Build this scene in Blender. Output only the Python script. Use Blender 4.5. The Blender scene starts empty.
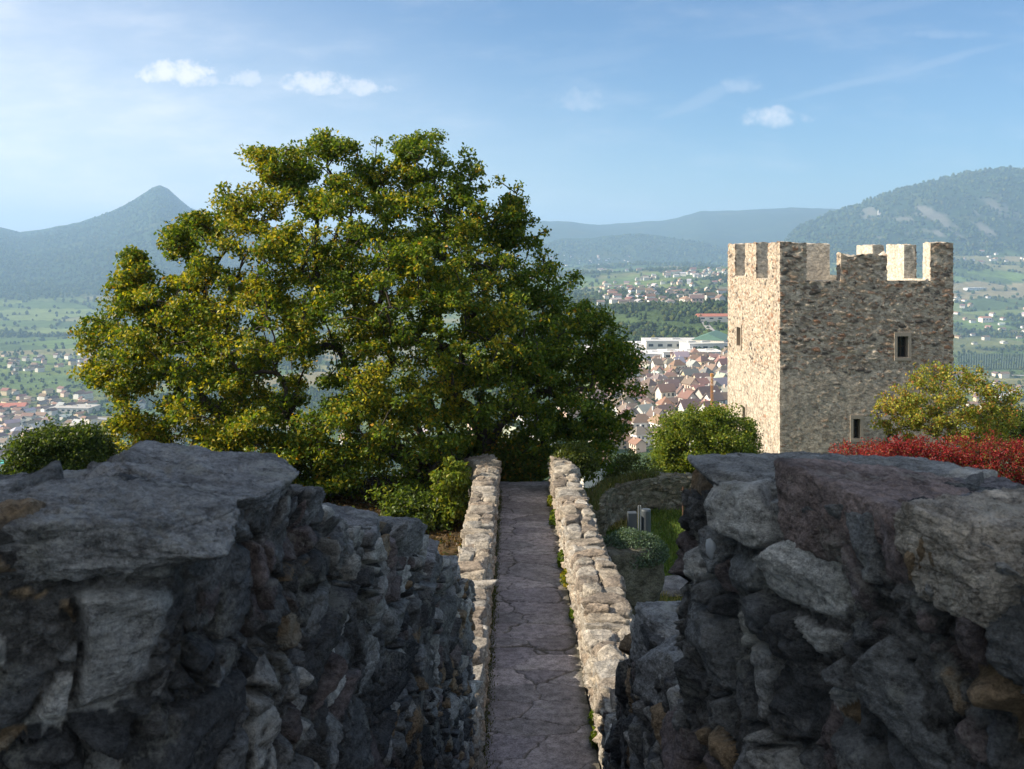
import bpy, math, random
import numpy as np
from mathutils import Vector, Matrix

SC = bpy.context.scene
COL = SC.collection
rnd = random.Random(7)
R = math.radians

# ------------------------------------------------------------------ camera
HOR = 250.0          # image row of the eye level
F = 1000.0           # focal length in pixels of the 1024 px frame
cd = bpy.data.cameras.new('camera'); cam = bpy.data.objects.new('camera', cd); COL.objects.link(cam)
cam.location = (0, 0, 0); cam.rotation_euler = (R(90), 0, 0)
cd.sensor_width = 36; cd.lens = 36 * F / 1024
cd.shift_y = -(384.5 - HOR) / 1024
cd.clip_start = 0.05; cd.clip_end = 60000
cd.dof.use_dof = True; cd.dof.focus_distance = 34; cd.dof.aperture_fstop = 9.0
SC.camera = cam

# ------------------------------------------------------------------ light
EL, AZ = R(32), R(-91.5)          # azimuth measured from +Y towards +X
SUN = Vector((math.sin(AZ) * math.cos(EL), math.cos(AZ) * math.cos(EL), math.sin(EL)))
sd = bpy.data.lights.new('sun', 'SUN'); so = bpy.data.objects.new('sun', sd); COL.objects.link(so)
so.rotation_euler = SUN.to_track_quat('Z', 'Y').to_euler()
sd.energy = 4.3; sd.angle = R(0.5); sd.color = (1.0, 0.86, 0.67)
SC.view_settings.view_transform = 'Standard'; SC.view_settings.look = 'None'
SC.view_settings.exposure = 1.3; SC.view_settings.gamma = 1
SKY_STRENGTH = 0.052
SC.cycles.volume_bounces = 2


class NB:
    """small helper for building node trees"""
    def __init__(s, nt): s.nt = nt
    def n(s, t, **kw):
        nd = s.nt.nodes.new(t)
        for k, v in kw.items(): setattr(nd, k, v)
        return nd
    def set(s, sock, v):
        if isinstance(v, bpy.types.NodeSocket): s.nt.links.new(v, sock)
        elif v is not None: sock.default_value = v
    def m(s, op, a, b=None, c=None, clamp=False):
        nd = s.n('ShaderNodeMath', operation=op); nd.use_clamp = clamp
        s.set(nd.inputs[0], a); s.set(nd.inputs[1], b); s.set(nd.inputs[2], c)
        return nd.outputs[0]
    def smooth(s, x, a, b):
        nd = s.n('ShaderNodeMapRange', interpolation_type='SMOOTHSTEP')
        s.set(nd.inputs[0], x); nd.inputs[1].default_value = a; nd.inputs[2].default_value = b
        return nd.outputs[0]
    def mix(s, f, a, b, blend='MIX'):
        nd = s.n('ShaderNodeMix', data_type='RGBA', blend_type=blend)
        s.set(nd.inputs[0], f); s.set(nd.inputs[6], a); s.set(nd.inputs[7], b)
        return nd.outputs[2]
    def noise(s, vec, scale, detail=4, rough=0.55, out=0):
        nd = s.n('ShaderNodeTexNoise'); s.set(nd.inputs['Vector'], vec)
        nd.inputs['Scale'].default_value = scale; nd.inputs['Detail'].default_value = detail
        nd.inputs['Roughness'].default_value = rough
        return nd.outputs[out]
    def mapping(s, vec, scale=(1, 1, 1), rot=(0, 0, 0), loc=(0, 0, 0)):
        nd = s.n('ShaderNodeMapping'); s.set(nd.inputs[0], vec)
        nd.inputs[1].default_value = loc; nd.inputs[2].default_value = rot; nd.inputs[3].default_value = scale
        return nd.outputs[0]


# ------------------------------------------------------------------ world: Nishita sky with thin clouds
W = bpy.data.worlds.new('World'); SC.world = W; W.use_nodes = True
nb = NB(W.node_tree); W.node_tree.nodes.clear()
sky = nb.n('ShaderNodeTexSky', sky_type='NISHITA'); sky.sun_disc = False
sky.sun_elevation = EL; sky.sun_rotation = AZ; sky.altitude = 400; sky.air_density = 1.0
sky.dust_density = 0.6; sky.ozone_density = 1.6
tc = nb.n('ShaderNodeTexCoord').outputs['Generated']
sx = nb.n('ShaderNodeSeparateXYZ'); nb.set(sx.inputs[0], tc)
yy = nb.m('MAXIMUM', sx.outputs[1], 0.05)
cu = nb.m('DIVIDE', sx.outputs[0], yy); cv = nb.m('DIVIDE', sx.outputs[2], yy)
comb = nb.n('ShaderNodeCombineXYZ'); nb.set(comb.inputs[0], cu); nb.set(comb.inputs[1], cv)
cn1 = nb.noise(comb.outputs[0], 44, 6, 0.62)
cn2 = nb.noise(nb.mapping(comb.outputs[0], (1, 3.2, 1), (0, 0, R(-14))), 7, 5, 0.6)
front = nb.m('GREATER_THAN', sx.outputs[1], 0.05)
def puff(u, v, a, b, strength, soft=0.5):
    du = nb.m('DIVIDE', nb.m('SUBTRACT', cu, u), a); dv = nb.m('DIVIDE', nb.m('SUBTRACT', cv, v), b)
    # flat bottoms: the lower half falls off faster
    dvl = nb.m('MULTIPLY', nb.m('MINIMUM', dv, 0.0), 1.5); dvu = nb.m('MAXIMUM', dv, 0.0)
    r2 = nb.m('ADD', nb.m('MULTIPLY', du, du), nb.m('ADD', nb.m('MULTIPLY', dvl, dvl), nb.m('MULTIPLY', dvu, dvu)))
    x = nb.m('ADD', nb.m('SUBTRACT', 1.25, r2), nb.m('MULTIPLY', nb.m('SUBTRACT', cn1, 0.5), 3.6))
    return nb.m('MULTIPLY', nb.smooth(x, 0.0, soft + 0.6), strength)
def streak(u, v, ln, wd, ang, strength):
    c, s_ = math.cos(R(ang)), math.sin(R(ang))
    a = nb.m('SUBTRACT', cu, u); d = nb.m('SUBTRACT', cv, v)
    p = nb.m('DIVIDE', nb.m('ADD', nb.m('MULTIPLY', a, c), nb.m('MULTIPLY', d, s_)), ln)
    q = nb.m('DIVIDE', nb.m('ADD', nb.m('MULTIPLY', a, -s_), nb.m('MULTIPLY', d, c)), wd)
    q = nb.m('ADD', q, nb.m('MULTIPLY', nb.m('SUBTRACT', cn2, 0.5), 2.5))
    x = nb.m('SUBTRACT', 1.0, nb.m('ADD', nb.m('MULTIPLY', p, p), nb.m('MULTIPLY', q, q)))
    return nb.m('MULTIPLY', nb.smooth(x, 0.0, 1.0), strength)
puffs = [(-.335, .176, .052, .021, .82, .9), (-.305, .169, .080, .013, .6, 1.0), (-.272, .170, .036, .013, .55, .9), (-.198, .165, .048, .016, .7, .9),
         (-.172, .161, .075, .012, .6, 1.0), (-.142, .161, .024, .009, .35, .8), (.263, .130, .034, .013, .55, 1.0), (.073, .148, .036, .016, .24, 1.0),
         (.23, .163, .022, .010, .2, 1.0), (.14, .083, .016, .010, .14, 1.0), (-.44, .105, .17, .05, .46, 1.8), (-.36, .070, .14, .035, .4, 1.8), (.43, .215, .05, .006, .1, 1.0)]
cl = None
for p in puffs:
    q = puff(*p); cl = q if cl is None else nb.m('MAXIMUM', cl, q)
for p in ((.38, .177, .15, .006, 14, .16), (.19, .150, .07, .008, 22, .16), (.05, .185, .12, .012, 10, .10), (.31, .232, .16, .010, 9, .10), (-.05, .135, .10, .014, 6, .10)):
    cl = nb.m('MAXIMUM', cl, streak(*p[:5], p[5] * .6))
# thin streaky veil, denser towards the lower left
veil = nb.m('MULTIPLY', nb.smooth(cn2, 0.46, 0.88), 0.17)
low = nb.smooth(nb.m('ADD', nb.m('MULTIPLY', cu, -0.55), nb.m('MULTIPLY', cv, -1.0)), -0.26, 0.24)
bank = nb.m('MULTIPLY', low, nb.m('ADD', 0.22, nb.m('MULTIPLY', cn2, 0.85)))
cl = nb.m('MAXIMUM', cl, nb.m('ADD', veil, bank))
cl = nb.m('MULTIPLY', cl, front, clamp=True)
skyc = nb.mix(cl, nb.mix(1.0, sky.outputs[0], (0.63, 0.87, 1.09, 1), 'MULTIPLY'), (9.8, 9.5, 9.5, 1))
# bright cloud deck added out of view, overhead and behind, to lift the shade
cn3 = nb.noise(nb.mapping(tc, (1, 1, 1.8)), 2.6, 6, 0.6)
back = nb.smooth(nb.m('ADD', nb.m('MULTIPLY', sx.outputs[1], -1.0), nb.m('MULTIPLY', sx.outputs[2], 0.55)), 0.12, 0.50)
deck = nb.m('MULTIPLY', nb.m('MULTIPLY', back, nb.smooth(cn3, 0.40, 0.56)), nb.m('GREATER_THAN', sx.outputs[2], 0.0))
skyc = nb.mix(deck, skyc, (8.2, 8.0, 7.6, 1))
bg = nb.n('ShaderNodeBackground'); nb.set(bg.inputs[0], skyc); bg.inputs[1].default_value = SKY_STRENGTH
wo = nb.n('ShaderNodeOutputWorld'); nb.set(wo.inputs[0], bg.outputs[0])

# ------------------------------------------------------------------ numpy noise
def _h(ix, iy, iz, seed):
    h = (ix.astype(np.int64) * 374761393 + iy.astype(np.int64) * 668265263 + iz.astype(np.int64) * 2147483647 * 3 + seed * 974711) & 0xFFFFFFFF
    h = h.astype(np.uint64)
    h = ((h ^ (h >> np.uint64(13))) * np.uint64(1274126177)) & np.uint64(0xFFFFFFFF)
    h = ((h ^ (h >> np.uint64(16))) * np.uint64(2246822519)) & np.uint64(0xFFFFFFFF)
    h = h ^ (h >> np.uint64(15))
    return (h & np.uint64(0xFFFFFF)).astype(np.float64) / 16777216.0

def vnoise(P, seed=0):
    i = np.floor(P); f = P - i; f = f * f * (3 - 2 * f)
    ix, iy, iz = i[..., 0], i[..., 1], i[..., 2]
    r = 0
    for dx in (0, 1):
        wx = f[..., 0] if dx else 1 - f[..., 0]
        for dy in (0, 1):
            wy = f[..., 1] if dy else 1 - f[..., 1]
            for dz in (0, 1):
                wz = f[..., 2] if dz else 1 - f[..., 2]
                r = r + wx * wy * wz * _h(ix + dx, iy + dy, iz + dz, seed)
    return r * 2 - 1

def fbm(P, octv=4, seed=0, gain=0.5):
    s = 0; a = 1; t = 0
    for k in range(octv):
        s = s + a * vnoise(P * (2.03 ** k) + k * 17.3, seed + k); t += a; a *= gain
    return s / t

def sstep(a, b, x):
    t = np.clip((x - a) / (b - a), 0, 1); return t * t * (3 - 2 * t)

def voro(P, seed=0, jit=0.9):
    """nearest cell of a jittered grid: cell hash (3 values), F1, F2, offset from the cell's seed"""
    i = np.floor(P)
    n = P.shape[0]
    f1 = np.full(n, 9.0); f2 = np.full(n, 9.0); best = np.zeros((n, 3)); off = np.zeros((n, 3))
    for dx in (-1, 0, 1):
        for dy in (-1, 0, 1):
            for dz in (-1, 0, 1):
                c = i + np.array((dx, dy, dz))
                q = np.stack([_h(c[:, 0], c[:, 1], c[:, 2], seed + k) for k in range(3)], 1)
                s = c + 0.5 + (q - 0.5) * jit
                v = P - s; dd = np.sqrt((v * v).sum(1))
                nr = dd < f1
                f2 = np.where(nr, f1, np.minimum(f2, dd))
                f1 = np.where(nr, dd, f1)
                best[nr] = c[nr]; off[nr] = v[nr]
    hs = np.stack([_h(best[:, 0], best[:, 1], best[:, 2], seed + 31 + k) for k in range(4)], 1)
    return hs, f1, f2, off

# ------------------------------------------------------------------ mesh helpers
def mesh_np(name, V, Fc, mats, col=None, parent=None, smooth=True, midx=None):
    V = np.asarray(V, np.float32); Fc = np.asarray(Fc, np.int32)
    me = bpy.data.meshes.new(name)
    nf, k = Fc.shape
    me.vertices.add(len(V)); me.vertices.foreach_set('co', V.ravel())
    me.loops.add(nf * k); me.loops.foreach_set('vertex_index', Fc.ravel())
    me.polygons.add(nf); me.polygons.foreach_set('loop_start', np.arange(0, nf * k, k, dtype=np.int32))
    me.polygons.foreach_set('use_smooth', np.full(nf, smooth, bool))
    if not isinstance(mats, (list, tuple)): mats = [mats]
    for m in mats: me.materials.append(m)
    if midx is not None: me.polygons.foreach_set('material_index', np.asarray(midx, np.int32))
    if col is not None:
        a = me.color_attributes.new('Col', 'FLOAT_COLOR', 'POINT')
        c4 = np.ones((len(V), 4), np.float32); c4[:, :3] = col
        a.data.foreach_set('color', c4.ravel())
    me.update(calc_edges=True)
    o = bpy.data.objects.new(name, me); COL.objects.link(o)
    if parent is not None: o.parent = parent
    return o

def tag(o, label=None, cat=None, group=None, kind=None):
    if label: o['label'] = label
    if cat: o['category'] = cat
    if group: o['group'] = group
    if kind: o['kind'] = kind
    return o

def empty(name, loc=(0, 0, 0)):
    o = bpy.data.objects.new(name, None); COL.objects.link(o); o.location = loc
    o.empty_display_size = 0.2
    return o

def grid_faces(nu, nv, base=0, wrap=False):
    a = np.arange(nu * nv).reshape(nu, nv) + base
    if wrap: a = np.vstack([a, a[:1]])
    return np.stack([a[:-1, :-1], a[1:, :-1], a[1:, 1:], a[:-1, 1:]], -1).reshape(-1, 4)

class Geo:
    """collects plain boxes, prisms and tubes into one mesh"""
    def __init__(s): s.v = []; s.f = []; s.mi = []
    def add(s, vs, fs, mi=0):
        b = len(s.v); s.v += [tuple(v) for v in vs]
        for f in fs: s.f.append([b + i for i in f]); s.mi.append(mi)
    def box(s, x0, x1, y0, y1, z0, z1, mi=0):
        vs = [(x0, y0, z0), (x1, y0, z0), (x1, y1, z0), (x0, y1, z0), (x0, y0, z1), (x1, y0, z1), (x1, y1, z1), (x0, y1, z1)]
        s.add(vs, [(3, 2, 1, 0), (4, 5, 6, 7), (0, 1, 5, 4), (1, 2, 6, 5), (2, 3, 7, 6), (3, 0, 4, 7)], mi)
    def lathe(s, prof, c=(0, 0, 0), n=20, sx=1, sy=1, mi=0):
        vs = []
        for r, z in prof:
            for k in range(n):
                a = 2 * math.pi * k / n
                vs.append((c[0] + r * sx * math.cos(a), c[1] + r * sy * math.sin(a), c[2] + z))
        fs = []
        for j in range(len(prof) - 1):
            for k in range(n):
                fs.append((j * n + k, j * n + (k + 1) % n, (j + 1) * n + (k + 1) % n, (j + 1) * n + k))
        fs.append(tuple(range(n))[::-1]); fs.append(tuple(range((len(prof) - 1) * n, len(prof) * n)))
        s.add(vs, fs, mi)
    def bar(s, a, b, r, n=6, mi=0):
        a = Vector(a); b = Vector(b); d = (b - a).normalized()
        u = d.orthogonal().normalized(); w = d.cross(u); vs = []
        for p in (a, b):
            for k in range(n):
                t = 2 * math.pi * k / n; vs.append(p + (u * math.cos(t) + w * math.sin(t)) * r)
        fs = [(k, (k + 1) % n, n + (k + 1) % n, n + k) for k in range(n)] + [tuple(range(n))[::-1], tuple(range(n, 2 * n))]
        s.add(vs, fs, mi)
    def build(s, name, mats, parent=None, smooth=False):
        me = bpy.data.meshes.new(name); me.from_pydata(s.v, [], s.f)
        if not isinstance(mats, (list, tuple)): mats = [mats]
        for m in mats: me.materials.append(m)
        for p, i in zip(me.polygons, s.mi): p.material_index = i; p.use_smooth = smooth
        me.update()
        o = bpy.data.objects.new(name, me); COL.objects.link(o)
        if parent is not None: o.parent = parent
        return o

# ------------------------------------------------------------------ materials
def new_mat(name):
    m = bpy.data.materials.new(name); m.use_nodes = True
    m.node_tree.nodes.clear(); b = NB(m.node_tree)
    out = b.n('ShaderNodeOutputMaterial'); pr = b.n('ShaderNodeBsdfPrincipled')
    b.set(out.inputs[0], pr.outputs[0])
    return m, b, pr, out

def stone_mat(name, scale=1.0, bump=0.02, rough=0.9, lichen=0.35, tint=(1, 1, 1, 1), strata=1.0):
    m, b, pr, out = new_mat(name)
    at = b.n('ShaderNodeAttribute', attribute_name='Col')
    co = b.n('ShaderNodeNewGeometry').outputs['Position']
    n1 = b.noise(b.mapping(co, (scale, scale, scale * 2.2)), 7, 7, 0.65)
    n2 = b.noise(co, 38 * scale, 5, 0.7)
    n3 = b.noise(co, 2.3 * scale, 4, 0.6)
    base = b.mix(1.0, at.outputs[0], tint, 'MULTIPLY')
    n1c = b.smooth(n1, 0.30, 0.72); n2c = b.smooth(n2, 0.28, 0.74); n4 = b.smooth(b.noise(co, 120 * scale, 3, 0.6), 0.3, 0.7)
    f = b.m('ADD', b.m('MULTIPLY', n1c, 0.62), b.m('ADD', b.m('MULTIPLY', n2c, 0.62), b.m('MULTIPLY', n4, 0.30)))
    fc = b.n('ShaderNodeCombineColor')
    f = b.m('ADD', 0.06, b.m('MULTIPLY', f, 1.22))
    for i in range(3): b.set(fc.inputs[i], f)
    base = b.mix(1.0, base, fc.outputs[0], 'MULTIPLY')
    li = b.m('MULTIPLY', b.smooth(b.m('ADD', n3, b.m('MULTIPLY', n2, 0.35)), 0.72, 0.86), lichen)
    base = b.mix(li, base, (0.42, 0.42, 0.36, 1))
    b.set(pr.inputs['Base Color'], base); pr.inputs['Roughness'].default_value = rough
    pr.inputs['Specular IOR Level'].default_value = 0.25
    ns = b.noise(b.mapping(co, (scale, scale, scale * 2.2 * strata), (R(14), R(-10), 0)), 12, 7, 0.68)
    h = b.m('ADD', b.m('MULTIPLY', ns, 0.8), b.m('ADD', b.m('MULTIPLY', n2, 0.75), b.m('MULTIPLY', b.noise(co, 95 * scale, 4, 0.7), 0.35)))
    bp = b.n('ShaderNodeBump'); bp.inputs['Strength'].default_value = 1.0; bp.inputs['Distance'].default_value = bump * 1.5
    b.set(bp.inputs['Height'], h); b.set(pr.inputs['Normal'], bp.outputs[0])
    return m

M = {}
M['fore'] = stone_mat('schist rubble', 1.6, 0.028, lichen=.45)
M['rubble'] = stone_mat('sunlit rubble', 1.0, 0.02, lichen=0.25)
M['tower'] = stone_mat('tower masonry', 0.6, 0.012, lichen=0.06)
M['flag'] = stone_mat('flagstones', 1.2, 0.008, rough=0.75, lichen=0.15, strata=0.3)

def leaf_mat(name, trans=0.35, gloss=0.45):
    m, b, pr, out = new_mat(name)
    at = b.n('ShaderNodeAttribute', attribute_name='Col')
    b.set(pr.inputs['Base Color'], at.outputs[0]); pr.inputs['Roughness'].default_value = gloss
    pr.inputs['Specular IOR Level'].default_value = 0.22
    tr = b.n('ShaderNodeBsdfTranslucent')
    tcol = b.mix(1.0, at.outputs[0], (1.25, 1.25, 0.45, 1), 'MULTIPLY')
    b.set(tr.inputs[0], tcol)
    mx = b.n('ShaderNodeMixShader'); mx.inputs[0].default_value = trans
    b.set(mx.inputs[1], pr.outputs[0]); b.set(mx.inputs[2], tr.outputs[0]); b.set(out.inputs[0], mx.outputs[0])
    return m
M['leaf'] = leaf_mat('leaves', 0.42); M['grass'] = leaf_mat('grass', 0.3)

def plain(name, c, rough=0.7, metal=0.0, nscale=6.0, var=0.35, objcol=False):
    m, b, pr, out = new_mat(name)
    co = b.n('ShaderNodeTexCoord').outputs['Object']
    n = b.noise(co, nscale, 5, 0.6)
    k = b.m('ADD', 1.0 - var / 2, b.m('MULTIPLY', n, var))
    fc = b.n('ShaderNodeCombineColor')
    for i in range(3): b.set(fc.inputs[i], k)
    src = b.n('ShaderNodeObjectInfo').outputs['Color'] if objcol else (*c, 1)
    b.set(pr.inputs['Base Color'], b.mix(1.0, src, fc.outputs[0], 'MULTIPLY'))
    pr.inputs['Roughness'].default_value = rough; pr.inputs['Metallic'].default_value = metal
    return m
M['bark'] = plain('bark', (0.045, 0.036, 0.028), 0.95, 0, 9, 0.9)
M['housewall'] = plain('house render', (1, 1, 1), 0.9, 0, 0.3, 0.15, True)
M['roof'] = plain('roof tiles', (1, 1, 1), 0.85, 0, 0.6, 0.5, True)
M['glass'] = plain('window glass', (0.02, 0.024, 0.028), 0.15, 0, 2, 0.3)
M['wood'] = plain('dark wood', (0.06, 0.04, 0.025), 0.7, 0, 12, 0.5)
M['greymetal'] = plain('grey metal', (0.07, 0.085, 0.10), 0.5, 0.3, 8, 0.3)
M['lightmetal'] = plain('pale metal', (0.45, 0.47, 0.48), 0.45, 0.5, 8, 0.2)
M['rust'] = plain('rusty iron', (0.085, 0.045, 0.028), 0.9, 0.1, 20, 0.6)
M['crane'] = plain('orange paint', (0.65, 0.27, 0.03), 0.6, 0, 1, 0.1)
M['plasterwhite'] = plain('white plaster', (0.72, 0.70, 0.66), 0.9, 0, 0.5, 0.15)
M['lampglass'] = plain('frosted lamp', (.36, .38, .40), 0.35, 0.0, 4, 0.1)

# ------------------------------------------------------------------ rubble stone
PAL_FORE = np.array([(.25, .255, .255), (.14, .145, .15), (.36, .355, .34), (.20, .165, .16), (.31, .225, .14), (.085, .087, .09), (.20, .205, .205), (.52, .51, .48)])
PAL_PATH = np.array([(.34, .31, .265), (.28, .245, .205), (.40, .37, .325), (.24, .205, .17), (.35, .305, .245), (.30, .285, .26), (.32, .265, .21)])
PAL_TOWER = np.array([(.34, .27, .20), (.22, .165, .125), (.42, .34, .255), (.27, .155, .10), (.09, .078, .07), (.38, .28, .20), (.30, .20, .14), (.15, .12, .10), (.46, .39, .31)])

def rubble(P, N, size, amp, pal, mortar, seed=0, pebble=0.0, holes=0.0, face=(.42, .58), joint=0.16, small=0.45, smear=None, warp=0.35, tilt=0.8, rough=0.3, mlevel=0.18):
    """displace points P along N as rubble masonry made of 3-D stone cells; returns points and colours"""
    size = np.array(size)
    Q = P / size
    Q = Q + warp * np.stack([vnoise(Q * 0.9 + 3.1, seed + 50), vnoise(Q * 0.9 + 9.7, seed + 51), vnoise(Q * 0.9 + 5.5, seed + 52)], 1)
    hs, f1, f2, off = voro(Q, seed)
    e = f2 - f1
    hs2, g1, g2, off2 = voro(Q * 2.1 + 11.3, seed + 7)
    us = hs[:, 3] < small
    e2 = np.minimum(e * 1.6, (g2 - g1) * 0.75)
    e = np.where(us, e2, e); hs = np.where(us[:, None], hs2, hs); off = np.where(us[:, None], off2 / 2.1, off)
    st = sstep(0.01, joint * 0.75, e)
    tl = ((hs[:, :3] - 0.5) * off).sum(1) * tilt * 2.4
    # chipped corners: random cutting planes on every stone
    for k in range(3):
        n_ = np.stack([_h(hs[:, 0] * 997 + k, hs[:, 1] * 991, hs[:, 2] * 983, 5 + j) for j in range(3)], 1) - 0.5
        n_ /= np.maximum(np.linalg.norm(n_, axis=1), 1e-3)[:, None]
        tl = tl - np.maximum((n_ * off).sum(1) - 0.10, 0) * 2.6 * tilt
    fine = fbm(P / size * np.array((3.4, 3.4, 5.0)), 5, seed + 60, 0.62)
    ridg = np.abs(fbm(P / size * np.array((1.7, 1.7, 3.2)) + 4, 4, seed + 70))
    hgt = st * (face[0] + face[1] * hs[:, 0] + tl) + rough * fine * (0.5 + 0.5 * st) - 0.45 * np.maximum(0.12 - ridg, 0) / 0.12 * st * rough
    mask = 1 - sstep(0.01, joint * 0.7, e)
    mlv = mlevel + 0.42 * vnoise(P / size * 1.1, seed + 81) + 0.30 * rough / 0.3 * fbm(P / size * 5.5, 3, seed + 82) + 0.5 * rough * np.abs(fbm(P / size * 13, 3, seed + 83))
    if pebble:
        hp, p1, p2, _o = voro(P / np.array((.085, .085, .07)) + 3.3, seed + 90)
        pb_ = sstep(.02, .3, p2 - p1) * (.3 + .7 * hp[:, 0]); mlv = mlv + pebble * (pb_ - .35)
    if holes:
        mlv = mlv - holes * sstep(.18, .5, vnoise(P / size * 0.9 + 31, seed + 95)) - 2 * holes * (1 - st) * sstep(.0, .35, vnoise(P / size * 1.3 + 11, seed + 96))
    mask = np.maximum(mask * sstep(-0.1, 0.15, mlv), sstep(-0.06, 0.06, mlv - hgt)); hgt = np.maximum(hgt, np.minimum(mlv, 0.62))
    cst = pal[(hs[:, 1] * len(pal)).astype(int) % len(pal)] * (0.75 + 0.5 * hs[:, 2:3])
    mc = np.array(mortar) * (0.9 + 0.5 * fbm(P * 6, 3, seed + 80)[:, None])
    if pebble: mc = mc * (.65 + .7 * hp[:, 1:2])
    if smear is not None:
        # plaster smeared over the stones: flatter and mortar coloured
        cover = np.clip(smear, 0, 1)
        lvl = cover * 1.15
        hide = sstep(-0.12, 0.12, lvl - hgt)
        hgt = np.maximum(hgt, lvl * 0.9 + 0.12 * fine); mask = np.maximum(mask, hide)
    c = cst * (1 - mask[:, None]) + mc * mask[:, None]
    return P + N * ((hgt - 0.35) * amp)[:, None], c

def sweep_wall(name, st, ny, face_in, face_out, n_in, n_top, n_out, p, mat, parent=None, cap=True):
    """rubble wall swept along stations (x_in,y_in,x_out,y_out,z_top); p = rubble() arguments"""
    st = np.array(st, float); ns = len(st)
    mid = (st[:, :2] + st[:, 2:4]) / 2
    ln = np.r_[0, np.cumsum(np.hypot(*np.diff(mid, axis=0).T))]
    s = np.interp(np.linspace(0, 1, ny), np.linspace(0, 1, 200), ln[0] + (ln[-1] - ln[0]) * np.linspace(0, 1, 200) ** p.pop('grow', 1.0))
    A = np.stack([np.interp(s, ln, st[:, k]) for k in range(5)], 1)
    pin, pout, zt = A[:, :2], A[:, 2:4], A[:, 4]
    ac = pout - pin; th = np.hypot(ac[:, 0], ac[:, 1]); ac = ac / th[:, None]
    # profile: inner face up, top across, outer face down
    bi = -np.linspace(1, 0, n_in) ** 1.25; tp = np.linspace(0, 1, n_top + 2)[1:-1]; bo = -np.linspace(0, 1, n_out) ** 1.2
    rows = []; nrm = []
    r = 0.10
    fi = np.broadcast_to(np.asarray(face_in, float), (ny,)); fo = np.broadcast_to(np.asarray(face_out, float), (ny,))
    def put(a, b):      # a across (ny,), b height below the top (ny,)
        pos = np.column_stack([pin + ac * a[:, None], zt + b])
        wi = np.clip(1 - a / r, 0, 1); wo = np.clip(1 - (th - a) / r, 0, 1); wt = np.clip(1 + b / r, 0, 1)
        n = np.column_stack([-ac * wi[:, None] + ac * wo[:, None], wt])
        n = n / np.maximum(np.linalg.norm(n, axis=1), 1e-6)[:, None]
        rows.append(pos); nrm.append(n)
    one = np.ones(ny)
    for b in bi: put(0 * one, b * fi)
    for a in tp: put(a * th, 0 * one)
    for b in bo: put(th, b * fo)
    P = np.stack(rows, 1); N = np.stack(nrm, 1)
    nv = P.shape[1]
    # end caps: close each end with a fan towards the wall's middle
    Pf = P.reshape(-1, 3); Nf = N.reshape(-1, 3)
    V, C = rubble(Pf, Nf, **p)
    Fc = grid_faces(ny, nv)
    if cap:
        extraV = []; extraC = []; base = len(V)
        Vg = V.reshape(ny, nv, 3); Cg = C.reshape(ny, nv, 3); ef = []
        for e, row in ((0, Vg[0]), (1, Vg[-1])):
            k = 14
            dirv = (P[0] - P[1]).mean(0) if e == 0 else (P[-1] - P[-2]).mean(0)
            dirv = dirv / np.linalg.norm(dirv)
            # ruled strip: matching heights inside <-> outside
            m = min(n_in, n_out); 
            ii = np.linspace(0, n_in - 1, 60).astype(int); oo = nv - 1 - np.linspace(0, n_out - 1, 60).astype(int)
            a = row[ii]; c = row[oo]
            c = np.column_stack([c[:, 0], c[:, 1], np.minimum(c[:, 2], 1e9)])
            t = np.linspace(0, 1, k)
            G = a[:, None, :] * (1 - t)[None, :, None] + c[:, None, :] * t[None, :, None]
            Gp = G.reshape(-1, 3)
            w = np.minimum(np.minimum(t, 1 - t) * 8, 1)
            w = np.broadcast_to(w, (60, k)).ravel()
            pp = dict(p); G2, c2 = rubble(Gp, np.broadcast_to(dirv, Gp.shape), **pp)
            G2 = Gp * (1 - w[:, None]) + G2 * w[:, None]
            ef.append(grid_faces(60, k, base)); base += 60 * k
            extraV.append(G2); extraC.append(c2)
        V = np.vstack([V] + extraV); C = np.vstack([C] + extraC); Fc = np.vstack([Fc] + ef)
    return mesh_np(name, V, Fc, mat, C, parent)

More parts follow.
